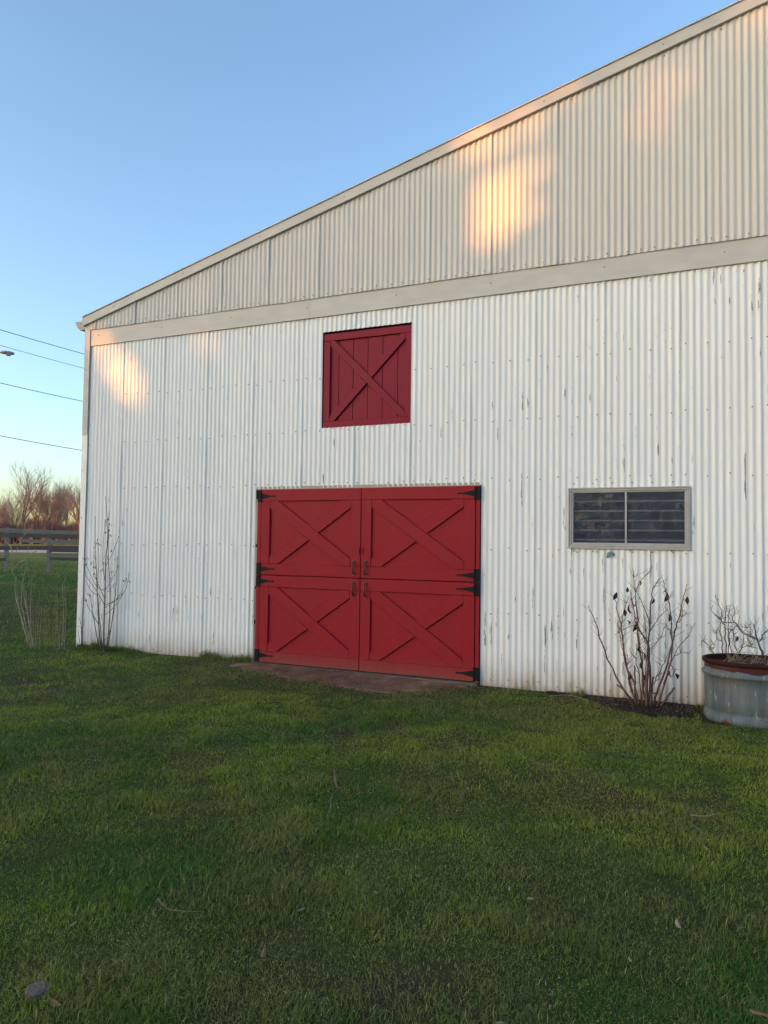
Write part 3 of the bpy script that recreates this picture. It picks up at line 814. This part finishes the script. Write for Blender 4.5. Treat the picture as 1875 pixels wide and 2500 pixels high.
curled_leaf(at_y(*ct(730,720), py_)+Vector((0,0,.02)), .06).build('dead_leaf', M['dead_leaf'], plant)

# ------------------------------------------------------------------ fence
FQ = Vector((0,0,0)); _d = ray(119, 1396); FQ = CAM+_d*((.4-CAM.z)/_d.z)
FD = Vector((math.cos(YAW+.06), math.sin(YAW+.06), 0)); FN = Vector((FD.y, -FD.x, 0))   # along / towards the camera
fence = thing('board_fence', (FQ.x, FQ.y, .4), 'weathered grey board fence across the yard beyond the barn corner', 'fence')
cf = lambda x, y: (x*.14467, 1250+y*.14467)
M['fence_a'] = simple('fence_wood_pale', (.185,.165,.145), .9, .45, 3, 0, (2,2,9), .3)
M['fence_b'] = simple('fence_wood_dark', (.085,.073,.066), .9, .45, 3, 0, (2,2,9), .3)
def fence_board(xa, ya, xb, yb, h, mat, out=.03):
    a = at_plane(*cf(xa, ya), FQ, FN); b = at_plane(*cf(xb, yb), FQ, FN); m = MB(); vs = []
    for p in (a, b):
        for dz in (-h/2, h/2):
            for o_ in (out, out+.025): vs.append(p+FN*o_+Vector((0,0,dz)))
    m._add(vs, [(0,1,3,2),(4,6,7,5),(1,5,7,3),(0,2,6,4),(2,3,7,6),(0,4,5,1)]); m.build('board', mat, fence)
for a in ((-900,268,110,310,.14,'fence_a'),(105,308,835,342,.15,'fence_a'),(-900,380,110,395,.14,'fence_b'),(115,395,838,402,.14,'fence_b'),(340,478,838,505,.12,'fence_a'),(-900,600,110,607,.14,'fence_b'),(115,608,838,606,.14,'fence_b'),
          (845,338,1900,362,.13,'fence_a'),(848,412,1900,420,.15,'fence_b'),(846,508,1900,520,.14,'fence_a'),(848,622,1900,640,.22,'fence_b'),(846,725,1900,745,.08,'fence_a'),(850,785,1900,810,.11,'fence_b'),(-900,815,118,800,.10,'fence_b')):
    fence_board(*a[:5], M[a[5]], .03 if a[0] > 800 else .034)
for xx, top, bot in ((120,275,900),(838,325,1022),(1560,330,1050),(-620,262,860)):
    p = at_plane(*cf(xx, top), FQ, FN); z0 = .33; m = MB()
    rot = Matrix.Translation(Vector((p.x, p.y, 0))) @ Matrix.Rotation(math.atan2(FD.y, FD.x), 4, 'Z')
    m.box((-.06,-.05,z0), (.06,.05,p.z+.03), rot); m.build('post', M['fence_a'], fence)

# pale road beyond the fence
def ground_strip(name, d0, d1, mat, z, half=160):
    F = Vector((-math.sin(YAW), math.cos(YAW), 0)); Rr = Vector((math.cos(YAW), math.sin(YAW), 0)); C0 = Vector((CAM.x, CAM.y, 0)); m = MB()
    cs_ = [C0+F*d0-Rr*half, C0+F*d0-Rr*8, C0+F*d1-Rr*8, C0+F*d1-Rr*half]
    m._add([(c.x, c.y, z) for c in cs_], [(0,1,2,3)]); m.build(name, mat, kind='structure')
ground_strip('road', 56, 68, simple('pale_gravel_road', (.27,.26,.24), .9, .2, .8), .418)

# ------------------------------------------------------------------ power lines, pole, street lamp
M['wire'] = simple('wire', (.03,.03,.032), .6, .2)
M['pole'] = simple('pole_wood', (.10,.075,.055), .9, .3, 3, 0, (6,6,.5), .3)
M['lamp'] = simple('lamp_metal', (.33,.33,.32), .45, .15, 6, .3)
M['lens'] = simple('lamp_lens', (.42,.40,.34), .25, .15, 8)
def az_pt(px, py, r):
    d = ray(px, py); h = math.hypot(d.x, d.y); return CAM+d*(r/h)
W0 = [az_pt(0, y, 40.0) for y in (805, 843, 935, 1064)]; W1 = [az_pt(208, y, 43.2) for y in (865, 900, 981, 1101)]
wd = Vector((W1[0].x-W0[0].x, W1[0].y-W0[0].y, 0))
names = ('topmost overhead wire above the street lamp', 'second overhead wire passing just above the street lamp', 'third overhead wire passing below the street lamp', 'lowest overhead wire above the bare trees')
for i in range(4):
    pts = []
    for t in np.linspace(-1.05, 6, 30):
        p = W0[i]+(W1[i]-W0[i])*t
        p.z = W0[i].z+(W1[i].z-W0[i].z)*t + .055*(t*(t-1))
        pts.append(p)
    m = MB(); m.tube(pts, .017 if i != 1 else .012, 5); m.build('power_line', M['wire'], label=names[i]+' left of the barn', cat='wire', group='overhead wires left of the barn')
pp = W0[0]-wd*1.05
def util_pole(p, lab):
    o = thing('utility_pole', (p.x, p.y, .35), lab, 'pole', 'poles carrying the overhead wires')
    m = MB(); m.tube([(p.x, p.y, .2), (p.x, p.y, 6), (p.x, p.y, 12.6)], [.16,.14,.11], 10); m.build('shaft', M['pole'], o, smooth=True)
    a = Vector((wd.y, -wd.x, 0)).normalized()
    m = MB(); m.tube([Vector((p.x, p.y, 11.4))-a*1.1+wd.normalized()*.15, Vector((p.x, p.y, 11.4))+a*1.1+wd.normalized()*.15], .06, 4); m.build('crossarm', M['pole'], o)
    return o
util_pole(pp, 'brown wooden utility pole at the near end of the overhead wires')
util_pole(W0[0]+wd*6, 'brown wooden utility pole behind the barn at the far end of the wires')
LP = az_pt(14, 862, 37.0)
lamp = thing('street_lamp', (LP.x, LP.y, LP.z), 'grey street lamp head on a thin arm at the left below two wires', 'street lamp')
ad = Vector((pp.x-LP.x, pp.y-LP.y, 0)); adn = ad.normalized()
m = MB(); m.tube([LP+adn*.2, LP+adn*.9+Vector((0,0,-.02)), LP+ad*.6+Vector((0,0,-.25)), LP+ad+Vector((0,0,-.7))], [.04,.045,.045,.045], 8); m.build('arm', M['lamp'], lamp, smooth=True)
m = MB(); prf = [(-.36,.02,.0),(-.33,.10,.03),(-.2,.15,.05),(0,.16,.06),(.15,.12,.05),(.28,.07,.03)]
sd = Vector((-adn.y, adn.x, 0)); rings = []
for t, r_, h in prf:
    rings += [LP+adn*t+sd*r_*math.cos(a)+Vector((0,0,.085*(r_/.16)*math.sin(a)+.02)) for a in np.linspace(0, 2*math.pi, 11)[:-1]]
fs = [(i*10+k_, i*10+(k_+1)%10, (i+1)*10+(k_+1)%10, (i+1)*10+k_) for i in range(len(prf)-1) for k_ in range(10)]+[tuple(range(9,-1,-1)), tuple(range(50,60))]
m._add(rings, fs); m.build('head', M['lamp'], lamp, smooth=True)
m = MB(); m.blob(LP+adn*-.1+Vector((0,0,-.05)), (.15,.13,.07), 10, 6); m.build('lens', M['lens'], lamp, smooth=True)

# ------------------------------------------------------------------ far bare trees
M['tree_trunk'] = simple('bare_tree_bark', (.18,.12,.095), .9, .3, 1.5)
M['tree_twig'] = simple('bare_tree_twigs', (.33,.24,.175), .9, .3, .7)
M['thicket'] = simple('thicket_twigs', (.105,.070,.064), .9, .45, .25)
def bare_tree(p, h, spread, label, seed, lean=0):
    rs = random.Random(seed); o = thing('bare_tree', p, label, 'tree', 'bare trees along the far side of the field')
    tk, tw = MB(), MB()
    def grow(a, d, l, r, depth):
        if depth > 5 or r < .010: return
        pts = [a]; q = a
        for _ in range(3):
            d = (d+Vector((rs.gauss(0,.10), rs.gauss(0,.10), .05))).normalized(); q = q+d*l/3; pts.append(q)
        (tk if depth < 2 else tw).tube(pts, [r, r*.87, r*.75, r*.62], 5 if depth < 2 else 3, False)
        for c in range((6, 5, 4, 3, 2, 0)[depth]):
            j = rs.choice((1, 2, 3, 3)); s = Vector((rs.gauss(0,1), rs.gauss(0,1), rs.uniform(.0,1.0))).normalized()
            grow(pts[j], (d+s*spread).normalized(), l*rs.uniform(.55,.82), max(r*.52, .011), depth+1)
    for kk in range(rs.choice((1, 1, 2))):
        grow(Vector(p)+Vector((rs.uniform(-.4,.4)*kk, 0, -.2)), Vector((lean+rs.gauss(0,.05), rs.gauss(0,.05), 1)).normalized(), h*.40, h*.016, 0)
    tk.build('trunk', M['tree_trunk'], o); tw.build('crown', M['tree_twig'], o)
def far(px, dep, z=.4):
    lat = (px-937.5)/FPX*dep
    return Vector((CAM.x-math.sin(YAW)*dep+math.cos(YAW)*lat, CAM.y+math.cos(YAW)*dep+math.sin(YAW)*lat, z))
tl = [(58,150,15.5,.62,'tallest bare tree of the far row, its fine crown above the others'), (35,140,9.5,.75,'dark trunked bare tree just left of the tallest far tree'),
      (198,128,12.5,.72,'bare tree with a dark trunk right beside the barn corner'), (5,145,8.5,.7,'low bare tree at the left edge of the far row'),
      (85,155,11,.6,'bare tree with many upright stems right of the tallest far tree'), (115,150,10.5,.6,'reddish bare tree in the middle of the far row'),
      (140,146,11,.65,'bare tree in the far row between the reddish one and the barn side tree'), (165,156,11.5,.6,'slim bare tree standing behind the barn side tree'), (75,160,10.5,.6,'bare tree behind the foot of the tallest far tree'), (128,165,11,.6,'bare tree standing deepest in the middle of the far row')]
for i, (px, dp, h, s, lab) in enumerate(tl): bare_tree(far(px, dp), h, s, lab, 100+i)
outl = ['bare tree of the far row first beyond the left edge of the view', 'bare tree of the far row second beyond the left edge of the view', 'bare tree of the far row third beyond the left edge of the view',
        'bare tree of the far row hidden just behind the barn corner', 'bare tree of the far row second behind the barn corner', 'bare tree of the far row deepest behind the barn']
for i, px in enumerate((-60, -130, -210, 250, 310, 380)): bare_tree(far(px, 150+8*(i % 3)), 10+i % 3, .65, outl[i], 140+i)
# thicket along the foot of the trees
v = []; f = []; N = 20000
px_ = rng.uniform(-330, 480, N); dp_ = rng.uniform(128, 165, N); hh = rng.uniform(1.2, 5.6, N)*(.55+.6*vnoise(px_, dp_, 40, 61))
lat = (px_-937.5)/FPX*dp_
bx = CAM.x-math.sin(YAW)*dp_+math.cos(YAW)*lat; byy = CAM.y+math.cos(YAW)*dp_+math.sin(YAW)*lat
for a_ in (0, 2.1, 4.2):
    v.append(np.c_[bx+.13*np.cos(a_), byy+.13*np.sin(a_), np.full(N, .2)])
lx = rng.normal(0, .5, N); ly = rng.normal(0, .5, N)
v.append(np.c_[bx+lx, byy+ly, .4+hh]); v = np.stack(v, 1).reshape(-1, 3); b4 = np.arange(N)*4
f = np.stack([b4, b4+1, b4+3, b4+1, b4+2, b4+3, b4+2, b4, b4+3], 1).ravel()
np_mesh('thicket', v, f, np.full(N*3, 3), M['thicket'], kind='stuff')

# ------------------------------------------------------------------ unseen wood shading the yard, its gaps cut to shape the sun patches
def sun_mask(x, z):
    """share of leaves left out so a sun patch lands at (x, z) on the front wall"""
    t = np.zeros_like(x); x0_, z0_ = x, z
    x, z = x+.26*(vnoise(x, z, .42, 141)-.5)+.14*(vnoise(x, z, .17, 143)-.5), z+.24*(vnoise(x, z, .38, 145)-.5)
    def ell(cx, cz, rx, rz, rot, a):
        c, s = math.cos(rot), math.sin(rot); u = ((x-cx)*c+(z-cz)*s)/rx; w = (-(x-cx)*s+(z-cz)*c)/rz
        np.maximum(t, a*(1-sstep(.78, 1.08, np.hypot(u, w))), out=t)
    ell(1.74, 5.44, .60, .42, .9, 1.0); ell(1.58, 5.15, .32, .34, 0, 1.0); ell(2.0, 5.5, .30, .46, 0, 1.0)
    ell(1.9, 6.43, .75, .26, .25, 1.0); ell(2.15, 6.38, .34, .34, 0, 1.0); ell(1.45, 6.22, .4, .22, .2, .95)
    ell(3.35, 6.35, .36, .75, -.2, .87); ell(4.4, 6.75, .40, .65, 0, .88); ell(-2.55, 5.2, .28, .35, 0, .87)
    x, z = .7*x0_+.3*x, .7*z0_+.3*z; ell(1.95, 6.52, .85, .36, .25, 1.0); ell(-2.46, 4.22, .24, .36, 0, .85); ell(-4.5, 4.75, .24, .3, 0, .75); ell(-4.1, 3.25, .28, .3, 0, .6); ell(-.75, 5.45, .18, .16, 0, .5)
    ell(3.9, 4.4, .25, .3, 0, .5)
    t = t*np.clip(.62+.9*vnoise(x, z, .22, 131)+.35*(vnoise(x+z*.6, z*.2, .11, 133)-.5), 0, 1)
    ell(-3.98, 4.0, .90, .30, -.86, .97)
    return t
N = 265000
NF = 60000
lat = np.concatenate([rng.uniform(-34, 12, N), rng.uniform(-4.2, 4.2, NF)]); dep = rng.uniform(70, 76, N+NF)
perp = Vector((-SUN_H.y, SUN_H.x, 0))
if perp.x < 0: perp = -perp
top = 13.9+1.2*(fbm(lat, lat*0, 5, 71)-.5)*2
hz = np.concatenate([rng.random(N), rng.uniform(.52, .96, NF)])*top; fine = np.arange(N+NF) >= N; N += NF
lx_ = SUN_H.x*dep+perp.x*lat; ly_ = SUN_H.y*dep+perp.y*lat
tt = -ly_/(-SUN.y); fx_ = lx_+(-SUN.x)*tt*-1; 
# follow the ray from the leaf away from the sun to the wall plane y = 0
ts = (0-ly_)/(-SUN.y); fx_ = lx_-SUN.x*ts; fz_ = hz-SUN.z*ts
mk = sun_mask(fx_, fz_); keep = rng.random(N) > mk  # drop leaves on the sun rays that lead to the chosen patches
lx_, ly_, hz = lx_[keep], ly_[keep], hz[keep]; N = len(hz)
u = rng.normal(size=(N, 3)); u /= np.linalg.norm(u, axis=1)[:, None]; w = np.cross(u, rng.normal(size=(N, 3))); w /= np.linalg.norm(w, axis=1)[:, None]
s = (rng.uniform(.11, .21, N)*np.where(fine[keep], .55, 1.0))[:, None]; C = np.c_[lx_, ly_, hz+.05]
v = np.stack([C-u*s, C-w*s*.7, C+u*s, C+w*s*.7], 1).reshape(-1, 3); b4 = np.arange(N)*4
# unseen hedge behind the camera, added to darken the reflection in the window
n2 = 36000; hx = rng.uniform(-16, 14, n2); hy = rng.uniform(-48, -45.5, n2); hh = rng.random(n2)*(6.4+.8*fbm(hx, hx*0, 2, 73))
C2 = np.c_[hx, hy, hh]; u2 = rng.normal(size=(n2, 3)); u2 /= np.linalg.norm(u2, axis=1)[:, None]; w2 = np.cross(u2, rng.normal(size=(n2, 3))); w2 /= np.linalg.norm(w2, axis=1)[:, None]
v2 = np.stack([C2-u2*.14, C2-w2*.1, C2+u2*.14, C2+w2*.1], 1).reshape(-1, 3); v = np.concatenate([v, v2]); b4 = np.arange(N+n2)*4; N += n2
np_mesh('unseen_shade_foliage', v, np.stack([b4, b4+1, b4+2, b4+3], 1).ravel(), np.full(N, 4), simple('evergreen_leaves', (.030,.042,.022), .8, .4, .6), kind='stuff')  # foliage out of view: blocks the sun and darkens the window reflection

# ------------------------------------------------------------------ grass
def in_poly(x, y, P):
    c = np.zeros(len(x), bool); n = len(P)
    for i in range(n):
        x1, y1 = P[i]; x2, y2 = P[(i+1) % n]
        if y1 == y2: continue
        hit = ((y1 > y) != (y2 > y)) & (x < (x2-x1)*(y-y1)/(y2-y1)+x1); c ^= hit
    return c
FWD = math.atan2(math.cos(YAW), -math.sin(YAW))
def polar(n, r0, r1, a0, a1, pw=1.0):
    r = r0+(r1-r0)*rng.random(n)**pw; a = FWD+rng.uniform(a0, a1, n)
    return CAM.x+r*np.cos(a), CAM.y+r*np.sin(a), r
def lawn_points(n, r0, r1, a0, a1, pw=1.0):
    x, y, r = polar(n, r0, r1, a0, a1, pw)
    ok = ~((x > XL-.02) & (y > -.045)) & ~((np.abs(x-TC.x) < TL+.02) & (np.abs(y-TC.y) < TW))
    d = in_poly(x, y, DIRT); mu = in_poly(x, y, MULCH)
    edge = vnoise(x, y, .16, 91)
    dist = np.hypot((x+.05)/1.6, np.minimum(y, 0)/.85)
    ok &= ~(d & (rng.random(len(x)) > .02+1.1*sstep(.55, 1.0, dist)*edge)); ok &= ~(mu & (rng.random(len(x)) > .10*edge+.03))
    bare = sstep(.60, .74, fbm(x, y, .55, 93))
    ok &= rng.random(len(x)) > bare*.72
    return x[ok], y[ok], r[ok]
def blades(x, y, r, hmin, hmax, wd, seg, lean):
    n = len(x); z = gz(x, y)
    clump = vnoise(x, y, .22, 95); big = fbm(x, y, 1.5, 97)
    h = (hmin+(hmax-hmin)*rng.random(n)**1.3)*(.42+1.15*clump**1.4)*(.7+.6*big)
    wallside = np.exp(-np.maximum(-y, 0)/.09)*((x > XL) & (vnoise(x, y*0, .28, 99) > .55))
    h = h*(1+1.5*wallside)
    a = rng.uniform(0, 2*np.pi, n)+1.2*(vnoise(x, y, .5, 101)-.5); ln = np.abs(rng.normal(lean, .35, n))
    dx, dy = np.cos(a), np.sin(a); wx, wy = -dy, dx
    b = rng.uniform(-.6, .6, n); wx, wy = wx*np.cos(b)-wy*np.sin(b), wx*np.sin(b)+wy*np.cos(b)
    w = wd*(.6+.8*rng.random(n))*(1+np.maximum(r-3, 0)/5.5)*.5
    P0 = np.c_[x, y, z-.004]
    W = np.c_[wx*w, wy*w, np.zeros(n)]
    H = lambda t: np.c_[dx*h*np.sin(ln)*t**1.7, dy*h*np.sin(ln)*t**1.7, h*t*(1-.45*np.minimum(ln, 1.3)*t*.8)]
    if seg == 2:
        v = np.stack([P0-W, P0+W, P0+H(.5)+W*.8, P0+H(.5)-W*.8, P0+H(1.)], 1)
        b5 = np.arange(n)*5
        f = np.stack([b5, b5+1, b5+2, b5+3, b5+3, b5+2, b5+4], 1).ravel(); lt = np.tile([4, 3], n); kv = 5
    else:
        v = np.stack([P0-W, P0+W, P0+H(1.)], 1); b3 = np.arange(n)*3
        f = np.stack([b3, b3+1, b3+2], 1).ravel(); lt = np.full(n, 3); kv = 3
    # colour: own colour of each blade, by patches of different grasses
    g1 = fbm(x, y, .9, 103); g2 = fbm(x, y, .35, 105); g3 = fbm(x, y, 2.4, 107)
    dk = np.array([.060,.155,.014]); bl = np.array([.060,.160,.034]); yl = np.array([.225,.285,.030]); br = np.array([.215,.190,.052]); st = np.array([.36,.33,.14])
    c = dk+(bl-dk)*sstep(.45, .7, g2)[:, None]
    c = c+(yl-c)*(sstep(.42, .66, .6*g1+.4*g3)*.9)[:, None]
    c = c+(br-c)*(sstep(.50, .70, .5*g2+.5*vnoise(x, y, 1.1, 109))*.5)[:, None]
    near_door = np.exp(-(np.hypot((x+.3)/2.3, (y+.5)/1.05))**2)
    c = c+(br*1.15-c)*(near_door*.85)[:, None]
    dry = sstep(-6.5, -9, x)*sstep(.40, .62, fbm(x, y, 3.0, 151)); c = c+(br*1.05-c)*(dry*.7)[:, None]
    rr = rng.random(n); c = np.where((rr < .04)[:, None], st, c); c = np.where(((rr > .04) & (rr < .13))[:, None], br, c)
    c = c*(.65+.7*rng.random(n))[:, None]
    return v.reshape(-1, 3), f, lt, np.repeat(c, kv, 0)
def grass(name, sets):
    V, F, L, Cc, off = [], [], [], [], 0
    for v, f, lt, c in sets:
        V.append(v); F.append(f+off); L.append(lt); Cc.append(c); off += len(v)
    np_mesh(name, np.concatenate(V), np.concatenate(F), np.concatenate(L), M['blade'], np.concatenate(Cc), kind='stuff')
def wall_tufts(n):
    x = rng.uniform(-4.7, 3.9, n); y = -.035-np.abs(rng.normal(0, .055, n))
    ok = ((x < -1.56) | (x > 1.53)) & (vnoise(x, x*0, .17, 121)*.6+vnoise(x, x*0, .7, 123)*.6 > .58)
    x, y = x[ok], y[ok]
    return x, y, np.hypot(x-CAM.x, y-CAM.y)
grass('grass', [blades(*wall_tufts(12000), .03, .085, .0034, 2, .6),
                blades(*lawn_points(720000, 1.35, 8.0, -.97, .97), .017, .047, .0028, 2, .8),
                blades(*lawn_points(250000, 8.0, 14.0, -.85, .9), .020, .052, .0032, 1, .75),
                blades(*lawn_points(170000, 12.0, 40.0, .12, .9, 1.2), .03, .08, .0040, 1, .7)])
# chickweed: tiny pale leaves in patches
x, y, r = lawn_points(150000, 1.9, 8.5, -.66, .66)
pm = sstep(.44, .64, fbm(x, y, 1.3, 111))*sstep(.30, .75, vnoise(x, y, .22, 113)); ok = rng.random(len(x)) < np.minimum(pm*1.1, .95); x, y, r = x[ok], y[ok], r[ok]; n = len(x)
C = np.c_[x, y, gz(x, y)+rng.uniform(.012, .042, n)]; u = rng.normal(size=(n, 3))*[1,1,.35]; u /= np.linalg.norm(u, axis=1)[:, None]; w = np.cross(u, rng.normal(size=(n, 3))*[.3,.3,1]); w /= np.linalg.norm(w, axis=1)[:, None]
s = (rng.uniform(.0020, .0042, n)*(1+np.maximum(r-4, 0)/8))[:, None]
cc = np.array([.12,.16,.04])+(np.array([.36,.37,.20])-np.array([.12,.16,.04]))*(rng.random(n)**2.5)[:, None]
v = np.stack([C-u*s, C-w*s*.6, C+u*s, C+w*s*.6], 1).reshape(-1, 3); b4 = np.arange(n)*4
np_mesh('chickweed', v, np.stack([b4, b4+1, b4+2, b4+3], 1).ravel(), np.full(n, 4), M['weed_leaf'], np.repeat(cc, 4, 0), kind='stuff')

# bits of straw and dead stalk lying on the bare dirt
n = 11000; x = rng.normal(-.1, .95, n); y = -np.abs(rng.normal(0, .6, n))-.06; ok = (y > -1.5) & (np.abs(x) < 2.2) & (rng.random(n) < .35+.65*sstep(.3, 1.0, -y)); x, y = x[ok], y[ok]; n = len(x)
a = rng.uniform(0, 2*np.pi, n); l = rng.uniform(.008, .045, n); z0 = gz(x, y)+.019
d = np.c_[np.cos(a)*l, np.sin(a)*l, rng.uniform(-.003, .012, n)]; w = np.c_[-np.sin(a), np.cos(a), np.zeros(n)]*.0022; C = np.c_[x, y, z0]
v = np.stack([C-w, C+w, C+d+w*.6, C+d-w*.6], 1).reshape(-1, 3); b4 = np.arange(n)*4
cst = np.array([.13,.085,.055])+(np.array([.34,.27,.17])-np.array([.13,.085,.055]))*(rng.random(n)**2)[:, None]
np_mesh('straw_litter', v, np.stack([b4, b4+1, b4+2, b4+3], 1).ravel(), np.full(n, 4), M['weed_leaf'], np.repeat(cst, 4, 0), kind='stuff')
# chips of bark and leaf on the mulch
n = 1500; x = rng.uniform(2.3, 3.95, n); y = -np.abs(rng.normal(0, .28, n))-.05; ok = in_poly(x, y, MULCH); x, y = x[ok], y[ok]; n = len(x)
C = np.c_[x, y, gz(x, y)+rng.uniform(.014, .03, n)]; u = rng.normal(size=(n, 3))*[1,1,.4]; u /= np.linalg.norm(u, axis=1)[:, None]; w = np.cross(u, rng.normal(size=(n, 3))*[.4,.4,1]); w /= np.linalg.norm(w, axis=1)[:, None]
s = rng.uniform(.006, .018, n)[:, None]; v = np.stack([C-u*s, C-w*s*.45, C+u*s, C+w*s*.45], 1).reshape(-1, 3); b4 = np.arange(n)*4
np_mesh('bark_litter', v, np.stack([b4, b4+1, b4+2, b4+3], 1).ravel(), np.full(n, 4), simple('bark_chips', (.085,.062,.048), .9, .6, 30), kind='stuff')

# ------------------------------------------------------------------ litter on the lawn
def on_ground(px, py, lift=.0):
    p = at_z(px, py, 0)
    for _ in range(3): p = at_z(px, py, gz1(p.x, p.y)+lift)
    return p
M['pale_leaf'] = simple('pale_dead_leaf', (.24,.19,.13), .8, .3, 50)
M['twig'] = simple('dry_twig', (.12,.10,.07), .85, .3, 30)
small = [(15,2032),(674,2125),(620,2139),(809,2155),(918,2176),(334,2179),(735,2217),(178,2253),(122,1679),(1615,1984),(1387,2149),(1694,2174),(1244,2168),(1295,2191),(1020,2136),(1540,2340),(1595,2115),(981,1796),(942,1834),(1785,2085),(1218,2494),(30,1815),(560,1640),(1040,2144)]
M['tan_leaf'] = simple('brown_dead_leaf', (.15,.095,.055), .85, .4, 60)
def flat_leaf(px, py, s, mat, label, group=None, lift=.018):
    p = on_ground(px, py, lift); m = MB(); a = random.uniform(0, 6.28); d = Vector((math.cos(a), math.sin(a), random.uniform(-.2,.4))).normalized(); u = d.cross(Vector((random.uniform(-.4,.4), random.uniform(-.4,.4), 1))).normalized(); w = d.cross(u)
    rows = []
    for t, wd_ in ((-1,.06),(-.5,.55),(0,.72),(.5,.5),(1,.05)):
        b = p+d*s*t+w*s*.22*t*t*random.choice((1,1,-.6)); rows += [b-u*s*wd_*.5+w*s*.5*wd_, b, b+u*s*wd_*.5+w*s*.6*wd_]
    fs = [(i*3+j, i*3+j+1, i*3+j+4, i*3+j+3) for i in range(4) for j in range(2)]
    m._add(rows, fs); return m.build('dead_leaf', mat, label=label, cat='leaf', group=group)
where = ['at the left edge halfway down the lawn', 'upper of two close together below the left door', 'lower of two close together below the left door', 'left of the door seam line low on the lawn', 'straight below the door seam low on the lawn', 'beside the bent thin twig in the near lawn',
  'above right of the larger curled tan leaf', 'well above the flat stone on the left', 'far left below the pale weed stalks', 'left of the pale level stick on the right', 'below the window in the middle of the lawn', 'right of the pointed leaf below the planter',
  'left one of two below the right door edge', 'right one of two below the right door edge', 'below the right door low on the lawn', 'low on the lawn below the bush', 'on the lawn under the bush short of the level stick', 'beside the curved twig below the right door',
  'just left of the curved twig below the doors', 'under the curved twig on the right', 'at the bottom edge below the right doors', 'at the left edge high on the lawn', 'just in front of the white wall left of the doors', 'right of the door seam low on the lawn']
for q, w_ in zip(small, where): flat_leaf(*q, random.uniform(.012,.022), M['pale_leaf'], 'small pale dead leaf '+w_, 'small dead leaves on the lawn')
flat_leaf(643, 2322, .036, M['tan_leaf'], 'larger curled tan leaf on the lawn in the lower middle', 'large dead leaves on the lawn')
flat_leaf(1656, 2253, .034, M['pale_leaf'], 'pale pointed leaf standing up in the grass below the planter', 'large dead leaves on the lawn')
flat_leaf(1727, 2070, .026, M['pale_leaf'], 'pale narrow leaf near the curved twig below the planter', 'large dead leaves on the lawn')
flat_leaf(99, 2376, .032, M['pale_leaf'], 'whitish crumpled leaf just above the flat stone', 'large dead leaves on the lawn', .016)
flat_leaf(133, 2440, .038, M['tan_leaf'], 'tan leaf lying right of the flat stone', 'large dead leaves on the lawn')
p = on_ground(1858, 2486, .03); m = MB()
rows = []
for i in range(7):
    a = .3+i*.38; b = p+Vector((.055*math.cos(a)+.02, -.055*math.sin(a)*.6+.03, .02*math.sin(a))); rows += [b+Vector((0,0,-.008)), b+Vector((.01*math.cos(a), -.01*math.sin(a), .006))]
m._add(rows, [(2*i, 2*i+1, 2*i+3, 2*i+2) for i in range(6)]); m.build('bark_curl', M['pale_leaf'], label='pale curled strip of bark at the lower right corner', cat='bark')
# flat stone
p = on_ground(93, 2425, .0); m = MB(); n = 16; ring = [Vector((math.cos(2*math.pi*i/n), math.sin(2*math.pi*i/n), 0))*random.uniform(.038,.048) for i in range(n)]
vs = [p+q+Vector((0,0,-.02)) for q in ring]+[p+q*.97+Vector((0,0,.018+random.uniform(-.002,.002))) for q in ring]+[p+q*.72+Vector((0,0,.024+random.uniform(-.002,.002))) for q in ring]+[p+Vector((.01,.0,.026))]
fs = [(i, (i+1)%n, n+(i+1)%n, n+i) for i in range(n)]+[(n+i, n+(i+1)%n, 2*n+(i+1)%n, 2*n+i) for i in range(n)]+[(2*n+i, 2*n+(i+1)%n, 3*n) for i in range(n)]
m._add(vs, fs); m.build('flat_stone', simple('mauve_grey_stone', (.11,.088,.085), .85, .3, 18, 0, (1,1,1), .4), label='flat mauve grey stone sunk in the grass at the lower left', cat='stone')
zl = lambda x, y: (x*.5666, 1550+y*.5666); zr = lambda x, y: (935+x*.5666, 1650+y*.5666)
twigs = [([zl(1440,580),zl(1450,650),zl(1470,660),zl(1430,690),zl(1425,740),zl(1405,795)], .0045, 'long forked twig lying below the left door'), ([zl(530,350),zl(565,375),zl(602,390)], .003, 'thin twig on the lawn below the white wall left of the doors'),
  ([zl(40,485),zl(70,470),zl(95,462)], .005, 'short pale stick near the left edge of the lawn'), ([zl(680,1135),zl(735,1185),zl(880,1192)], .0035, 'bent thin twig in the middle of the near lawn'),
  ([zr(55,225),zr(130,265),zr(190,278)], .004, 'pale curved twig on the lawn below the right door'), ([zr(245,288),zr(300,293),zr(355,322)], .004, 'pale twig just right of the curved one below the right door'),
  ([zr(1135,275),zr(1155,310),zr(1195,335)], .004, 'thin twig on the lawn below the bare bush'), ([zr(1325,600),zr(1400,604),zr(1448,590)], .0055, 'pale smooth stick lying level on the right of the lawn'),
  ([zr(1318,627),zr(1365,670),zr(1368,710)], .0035, 'curved twig just under the pale level stick'), ([zr(330,530),zr(345,508),zr(358,488)], .005, 'short straw coloured stick on the lawn below the doors'),
  ([zr(715,88),zr(800,83),zr(885,106)], .006, 'long pale straw stalk beside the wall left of the bush'), ([zr(730,96),zr(790,94),zr(850,101)], .005, 'shorter straw stalk lying against the long one by the wall'), ([zr(1565,275),zr(1610,272),zr(1659,290)], .003, 'thin grey twig at the right edge below the planter')]
for pts, r_, lab in twigs:
    P = smooth_path([on_ground(*q, .028) for q in pts], 4); m = MB(); m.tube(P, [r_*(1-.5*i/len(P)) for i in range(len(P))], 5); m.build('twig', M['twig'] if r_ < .0055 else M['straw'], smooth=True, label=lab, cat='twig', group='twigs on the lawn')
